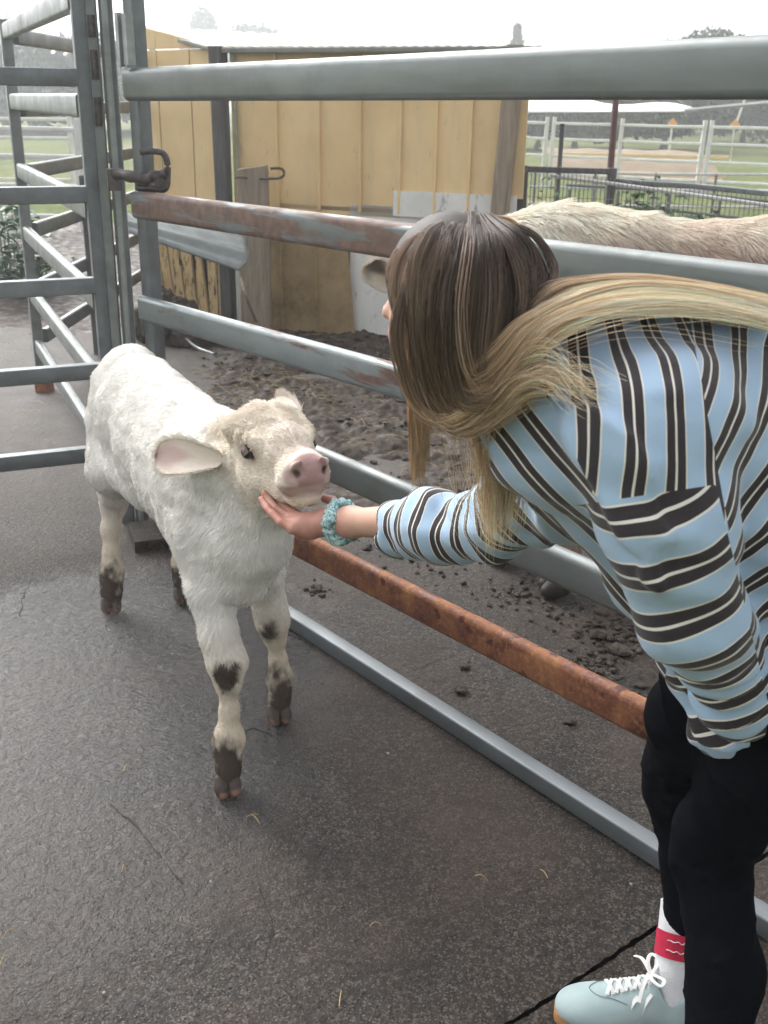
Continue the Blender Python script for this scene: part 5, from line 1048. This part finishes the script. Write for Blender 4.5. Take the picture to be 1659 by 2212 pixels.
def m_suede():
    n = N('mint_suede', .85, 0, .15); n.set('Base Color', n.ramp(n.noise(9, 4), [(.3, (.38, .49, .50)), (.7, (.50, .61, .61))])); n.set('Sheen Weight', .3); n.bump(n.noise(300, 3), .25, .001); return n.m
MAT['suede'] = m_suede(); MAT['gum'] = m_plain('gum_rubber', (.46, .25, .11), .5, .15, 30); MAT['lace'] = m_plain('white_cotton', (.78, .78, .77), .8, .06, 60, bscale=400); MAT['seam'] = m_plain('grey_thread', (.16, .20, .22), .8)
MAT['red'] = m_plain('red_knit', (.50, .02, .06), .85, .15, 80, bscale=500); MAT['sock'] = m_plain('white_knit', (.74, .74, .76), .9, .05, 60, bscale=300, bump=.5)
prop(shoe(gz(1200, 2192), gz(1502, 2228), 1, J['aF']+[-.01, .0, .10]), 'pale mint suede shoe with white laces and gum sole')
shoe(J['aN']+[-.24, .06, 0], J['aN']+[.02, -.01, 0], 1, J['aN']+[0, 0, .06])
# scrunchie
def m_scr():
    n = N('patterned_scrunchie', .7, 0, .3); c = n.ramp(n.noise(95, 3, .6, 2.2, n.map((1, 1, .45), (.4, .5, 0))), [(.35, (.08, .22, .23)), (.5, (.20, .40, .42)), (.58, (.62, .72, .70)), (.7, (.22, .42, .44))]); n.set('Base Color', c); n.bump(n.noise(80, 3), .4, .004); return n.m
sc = WR+fa*-.004; e1 = nrm(np.cross(fa, (0, 0, 1))); e2 = np.cross(e1, fa); V_ = []; na, nb = 90, 16
for i in range(na):
    a = 2*math.pi*i/na; R0_ = .034+.003*math.sin(a*5); rr = .0145+.0012*math.sin(a*11+1); ax = .005*math.sin(a*4)
    for j in range(nb): b_ = 2*math.pi*j/nb; V_.append(sc+(e1*math.cos(a)+e2*math.sin(a))*(R0_+(rr+.0022*math.sin(a*19+b_*2))*math.cos(b_))+fa*((rr+.0022*math.sin(a*19+b_*2))*1.25*math.sin(b_)+ax))
MB().add(V_, [(i*nb+j, i*nb+(j+1) % nb, ((i+1) % na)*nb+(j+1) % nb, ((i+1) % na)*nb+j) for i in range(na) for j in range(nb)], True).build('scrunchie', m_scr(), woman, False)

# ---- hair
n = N('hair_fibre', .5, 0, .35); n.set('Base Color', n.attr('Col', 0)); MAT['hair'] = n.m
f = Field(HC-.17, HC+.17, .005); f.ell(HC+WU*.012-WF*.018, (.084, .095, .100), WRr, .02); f.ell(HC-WF*.045-WU*.055, (.07, .06, .07), WRr, .04); f.cut(HC+WF*.052, nrm(WF-.35*WU)); v_, q_ = f.mesh(2)
organic('hair_base', v_, q_, m_plain('dark_hair_roots', (.035, .026, .022), .6, .3, 60), woman)
DKR, ASH, BLN, PAL = np.array([.070, .050, .040]), np.array([.26, .185, .14]), np.array([.52, .36, .235]), np.array([.92, .70, .49])
def family(gs, n_, cols, spread=.010, clump=.012, wave=.004, seed=1, r=.00042, m=40, t0=0.0, tj=.06, nclump=26, wpow=1.0, pinch=1.0):
    """strands between guide curves gs (list of lists of (px, py, Y)); cols: colour stops along the strand"""
    rg = np.random.default_rng(seed); G = np.array([spline([at(*p) for p in g_], m) for g_ in gs]); k = len(gs)
    cw = rg.random(nclump)**wpow; ci = rg.integers(0, nclump, n_); w = np.clip(cw[ci]+rg.normal(0, .035, n_), 0, 1)*(k-1)
    i = np.clip(w.astype(int), 0, k-2); u = (w-i)[:, None, None]; base = G[i]*(1-u)+G[i+1]*u
    t = np.linspace(0, 1, m)[None, :, None]; env = sstep(t, 0, .25)*.8+.2
    coff = rg.normal(0, 1, (nclump, 3))*clump; off = coff[ci][:, None]*env+np.clip(rg.standard_t(3, (n_, 1, 3)), -3.2, 3.2)*spread*(env-.15)*.4
    ph = rg.uniform(0, 6.28, (nclump, 3))[ci][:, None]+rg.normal(0, .25, (n_, 1, 3)); fq = rg.uniform(4, 9, (nclump, 1))[ci][:, None]
    off = off*(1-(1-pinch)*sstep(t, .45, .75)); X = base+off+wave*np.sin(t*fq+ph)*t; 
    # trim the ends unevenly
    te = 1-tj*rg.random((n_, 1))**.7; tt = np.linspace(0, 1, m)[None]*te*(m-1); a = np.clip(tt.astype(int), 0, m-2); fr = (tt-a)[..., None]; X = X[np.arange(n_)[:, None], a]*(1-fr)+X[np.arange(n_)[:, None], a+1]*fr
    cs = np.array([c_ for _, c_ in cols]); ct = np.array([c_ for c_, _ in cols]); T = np.clip(np.linspace(0, 1, m)[None]+rg.normal(0, .06, (n_, 1)), 0, 1)
    C = np.stack([np.interp(T, ct, cs[:, q]) for q in range(3)], -1)*rg.uniform(.65, 1.3, (n_, 1, 1))*(rg.uniform(.6, 1.4, nclump)[ci])[:, None, None]
    return strands('hair', X, r, MAT['hair'], woman, np.clip(C, 0, .85), tip=.4)
# 1 curtain over the side of the face, falling straight down
A_, B2, P_ = ASH, BLN, PAL
family([[(935, 488, 1.47), (874, 525, 1.45), (842, 590, 1.44), (868, 670, 1.45), (890, 760, 1.46), (893, 870, 1.46), (897, 960, 1.47), (899, 1060, 1.47)],
        [(950, 480, 1.45), (893, 530, 1.38), (862, 610, 1.38), (877, 710, 1.39), (896, 810, 1.41), (903, 900, 1.44), (904, 960, 1.46), (903, 1040, 1.46)],
        [(970, 474, 1.43), (922, 530, 1.35), (888, 630, 1.335), (893, 730, 1.34), (908, 820, 1.38), (920, 880, 1.41), (913, 950, 1.44), (907, 1020, 1.45)]], 6500, [(0, ASH*.7), (.25, ASH*1.1), (.6, ASH*1.35), (.8, BLN*.9), (1, BLN)], .005, .005, .004, 1, tj=.5)
family([[(965, 474, 1.43), (925, 530, 1.345), (895, 630, 1.325), (903, 740, 1.335), (930, 840, 1.37), (970, 890, 1.385), (1020, 905, 1.37), (1075, 870, 1.34)],
        [(985, 468, 1.42), (955, 540, 1.33), (930, 640, 1.315), (935, 750, 1.32), (960, 840, 1.35), (1000, 880, 1.36), (1060, 870, 1.34), (1110, 820, 1.31)]], 5000, [(0, ASH*.5), (.3, ASH*.9), (.65, ASH*1.2), (1, BLN)], .008, .008, .003, 11)
# 2 dark back of the head down into the loop that swings back over the shoulder
family([[(985, 468, 1.42), (945, 540, 1.33), (915, 640, 1.32), (915, 750, 1.33), (945, 850, 1.36), (1000, 895, 1.36), (1060, 875, 1.33), (1125, 800, 1.30), (1210, 722, 1.29), (1330, 672, 1.28), (1520, 668, 1.30), (1700, 712, 1.31)],
        [(1005, 464, 1.42), (985, 550, 1.32), (965, 650, 1.30), (970, 760, 1.31), (1000, 845, 1.32), (1060, 850, 1.31), (1120, 775, 1.29), (1200, 700, 1.28), (1330, 654, 1.29), (1500, 655, 1.31), (1700, 698, 1.32)],
        [(1025, 462, 1.42), (1030, 550, 1.32), (1020, 650, 1.295), (1020, 750, 1.295), (1045, 805, 1.30), (1095, 770, 1.29), (1150, 705, 1.29), (1230, 662, 1.31), (1360, 630, 1.33), (1520, 642, 1.34), (1700, 684, 1.34)]], 9000, [(0, DKR*1.2), (.15, DKR*1.4), (.33, ASH*.7), (.45, BLN*.8), (.58, BLN*1.1), (.75, PAL*1.1), (1, PAL*1.15)], .007, .009, .004, 2, nclump=60, m=54, pinch=.5)
# 3 crown and the right rim of the head, sweeping straight back
family([[(1035, 462, 1.42), (1070, 530, 1.33), (1085, 630, 1.31), (1075, 740, 1.31), (1085, 790, 1.31), (1130, 735, 1.30), (1200, 668, 1.32), (1330, 630, 1.34), (1500, 638, 1.35), (1700, 676, 1.35)],
        [(1055, 466, 1.44), (1110, 525, 1.37), (1140, 600, 1.36), (1130, 690, 1.33), (1135, 715, 1.32), (1180, 665, 1.33), (1250, 632, 1.36), (1370, 618, 1.38), (1520, 634, 1.38), (1700, 668, 1.38)],
        [(1070, 468, 1.47), (1125, 510, 1.45), (1160, 585, 1.44), (1163, 625, 1.42), (1190, 630, 1.41), (1250, 622, 1.42), (1350, 610, 1.42), (1520, 628, 1.42), (1700, 660, 1.42)]], 6500, [(0, DKR*1.2), (.2, DKR), (.42, ASH*.7), (.55, BLN), (.68, PAL*1.1), (1, PAL*1.2)], .006, .008, .004, 3, nclump=50, m=48, pinch=.45)
family([[(990, 466, 1.43), (975, 540, 1.325), (950, 640, 1.31), (950, 760, 1.32), (985, 850, 1.35), (1050, 860, 1.33)], [(1050, 464, 1.43), (1065, 540, 1.33), (1070, 640, 1.30), (1060, 750, 1.30), (1075, 800, 1.30), (1110, 770, 1.30)]], 5000, [(0, DKR), (.3, DKR*1.2), (.7, ASH*.6), (1, ASH)], .008, .008, .003, 12, nclump=30)
family([[(1040, 462, 1.46), (1115, 495, 1.46), (1163, 580, 1.45), (1168, 640, 1.43), (1130, 720, 1.40)], [(1040, 464, 1.44), (1105, 505, 1.42), (1152, 590, 1.40), (1152, 660, 1.37), (1120, 730, 1.36)]], 1300, [(0, ASH), (.3, BLN), (1, BLN*1.1)], .003, .003, .002, 4)
# 4 lower wave that spreads over the shoulder stripes
family([[(930, 560, 1.33), (905, 700, 1.33), (935, 850, 1.36), (1000, 915, 1.35), (1070, 890, 1.32), (1130, 840, 1.29), (1200, 830, 1.25), (1255, 850, 1.22), (1325, 850, 1.20)],
        [(940, 560, 1.33), (915, 700, 1.33), (950, 840, 1.35), (1010, 895, 1.34), (1080, 865, 1.31), (1150, 795, 1.27), (1210, 790, 1.24), (1255, 840, 1.21), (1310, 890, 1.19)]], 520, [(0, ASH*.8), (.4, ASH*1.2), (.6, BLN*1.1), (1, PAL)], .013, .010, .006, 5, nclump=22, m=48, tj=.5)
# 5 locks hanging down in front of the far shoulder
family([[(985, 700, 1.36), (990, 850, 1.40), (1040, 900, 1.42), (1062, 990, 1.45), (1055, 1080, 1.47), (1062, 1190, 1.48)],
        [(1010, 700, 1.36), (1050, 830, 1.38), (1080, 900, 1.40), (1088, 990, 1.43), (1080, 1080, 1.46), (1075, 1180, 1.48)],
        [(1030, 700, 1.35), (1070, 820, 1.36), (1095, 890, 1.375), (1105, 980, 1.40), (1105, 1060, 1.44), (1095, 1130, 1.46)]], 3800, [(0, ASH*.7), (.4, ASH*1.2), (.6, BLN*1.0), (1, PAL)], .013, .012, .006, 6, nclump=34, tj=.55)
family([[(960, 860, 1.42), (985, 950, 1.46), (1010, 1050, 1.50), (1070, 1190, 1.50)], [(1060, 880, 1.42), (1080, 1000, 1.46), (1055, 1080, 1.48), (1080, 1230, 1.48)]], 45, [(0, BLN), (1, PAL)], .02, .016, .008, 7, nclump=24, tj=.4, r=.00032)
family([[(950, 480, 1.44), (880, 560, 1.37), (868, 700, 1.385), (893, 850, 1.42), (900, 1000, 1.45)], [(985, 468, 1.41), (950, 560, 1.325), (935, 680, 1.31), (945, 820, 1.33), (1000, 890, 1.35)], [(1020, 466, 1.41), (1010, 560, 1.31), (1000, 680, 1.29), (1010, 800, 1.30), (1050, 850, 1.31)]], 380, [(0, ASH*.6), (.3, ASH*1.4), (.7, ASH*1.8), (1, BLN)], .006, .006, .003, 14, nclump=60, r=.0004)
# fly-aways
family([[(1170, 630, 1.36), (1300, 590, 1.36), (1450, 600, 1.34), (1700, 640, 1.32)], [(1100, 760, 1.30), (1250, 680, 1.26), (1450, 665, 1.24), (1700, 700, 1.25)], [(1150, 780, 1.28), (1250, 740, 1.24), (1400, 700, 1.22), (1600, 690, 1.24)]], 34, [(0, BLN), (1, PAL)], .016, .012, .006, 8, nclump=30, r=.00032)

# ================================================================ THE COW BEHIND THE RAILS
cow = empty('cow', (1.2, 4.1, 0), 'shaggy fawn cow standing behind the rails, its head hidden by the woman', 'cow')
f = Field((-.25, 3.2, -.02), (2.75, 4.75, 1.45), .013)
TOP = [p_-np.array([0, 0, .045]) for p_ in [at(1085, 470, 4.02), at(1150, 450, 4.12), at(1215, 437, 4.2), at(1290, 440, 4.24), at(1380, 458, 4.26), at(1480, 478, 4.28), at(1580, 472, 4.30), at(1680, 462, 4.32), at(1830, 455, 4.36), at(1960, 470, 4.42)]]
RR = [.17, .22, .26, .29, .31, .31, .31, .30, .29, .24]
f.chain([t-[0, 0, r-.012] for t, r in zip(TOP, RR)], RR, .06); f.chain([t-[0, 0, r+.14] for t, r in zip(TOP[2:], RR[2:])], [r*.95 for r in RR[2:]], .08)
h0 = at(960, 640, 3.72); f.chain([TOP[1]-[0, 0, .25], (TOP[0]-[0, 0, .2])*.5+h0*.5, h0], [.22, .17, .12], .08); f.chain([h0, at(900, 700, 3.52)], [.11, .075], .05)
def cleg(top, foot, kz=.38, r=(.12, .065, .06, .04, .05)): top, foot = np.array(top), np.array(foot); m_ = top*.35+foot*.65; f.chain([top, top*.5+foot*.5, np.array([m_[0], m_[1], kz]), np.array([foot[0], foot[1], .2]), np.array([foot[0], foot[1], .10])], r, .05)
L1, L2 = gz(1095, 1218), gz(1212, 1290); cleg((.60, 3.98, .75), L1+[0, .03, 0]); cleg((.72, 3.85, .72), L2+[0, .03, 0]); cleg((2.05, 4.2, .8), (2.0, 4.12, 0)); cleg((2.15, 4.45, .8), (2.2, 4.5, 0))
f.displace(lambda P: .012*fbm(P*5, 3, seed=3)); V, Fq = f.mesh(2)
def cowcol(P): t = sstep(P[:, 2]+.04*fbm(P*5, 2, seed=2), 1.15, 1.31)[:, None]; c = np.array([.47, .355, .285])*(1-t)+np.array([.88, .78, .66])*t; g = np.clip(fbm(P*3, 3, seed=5), -.5, 1)[:, None]; c = c*(1+.18*g); m = (1-sstep(P[:, 2], .25, .5))[:, None]*.5; return np.clip(c*(1-m)+np.array([.2, .15, .1])*m, 0, 1)  # cream towards the back: light glowing in the top coat, put into colour
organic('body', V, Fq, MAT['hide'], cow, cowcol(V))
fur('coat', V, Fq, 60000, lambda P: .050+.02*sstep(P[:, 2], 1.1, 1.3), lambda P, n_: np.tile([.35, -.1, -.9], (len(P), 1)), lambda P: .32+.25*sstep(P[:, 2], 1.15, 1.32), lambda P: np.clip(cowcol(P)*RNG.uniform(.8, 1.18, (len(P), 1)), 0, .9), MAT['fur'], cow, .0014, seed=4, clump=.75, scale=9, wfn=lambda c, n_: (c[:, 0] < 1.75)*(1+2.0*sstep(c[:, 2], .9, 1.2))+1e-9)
for q in (L1, L2, np.array([2.0, 4.12, 0]), np.array([2.2, 4.5, 0])):
    for s_ in (-1, 1):
        g = Field(q+[-.12, -.12, -.01], q+[.12, .14, .14], .008); p = q+np.array([0, s_*.032+.03, 0]); g.chain([p+[.01, 0, .09], p+[-.01, 0, .05], p+[-.05, 0, .025]], [.04, .042, .03], .02); g.cut((0, 0, .003), (0, 0, -1)); v, k = g.mesh(1); organic('hoof', v, k, MAT['hoof'], cow, np.tile([.045, .038, .034], (len(v), 1)))
# ear showing left of the woman's hair
calf_keep = calf; calf = cow; ear(at(858, 610, 3.60), at(797, 570, 3.55), (-.3, -.8, -.5), .062, seed=31, pink=(.16, .12, .10)); calf = calf_keep
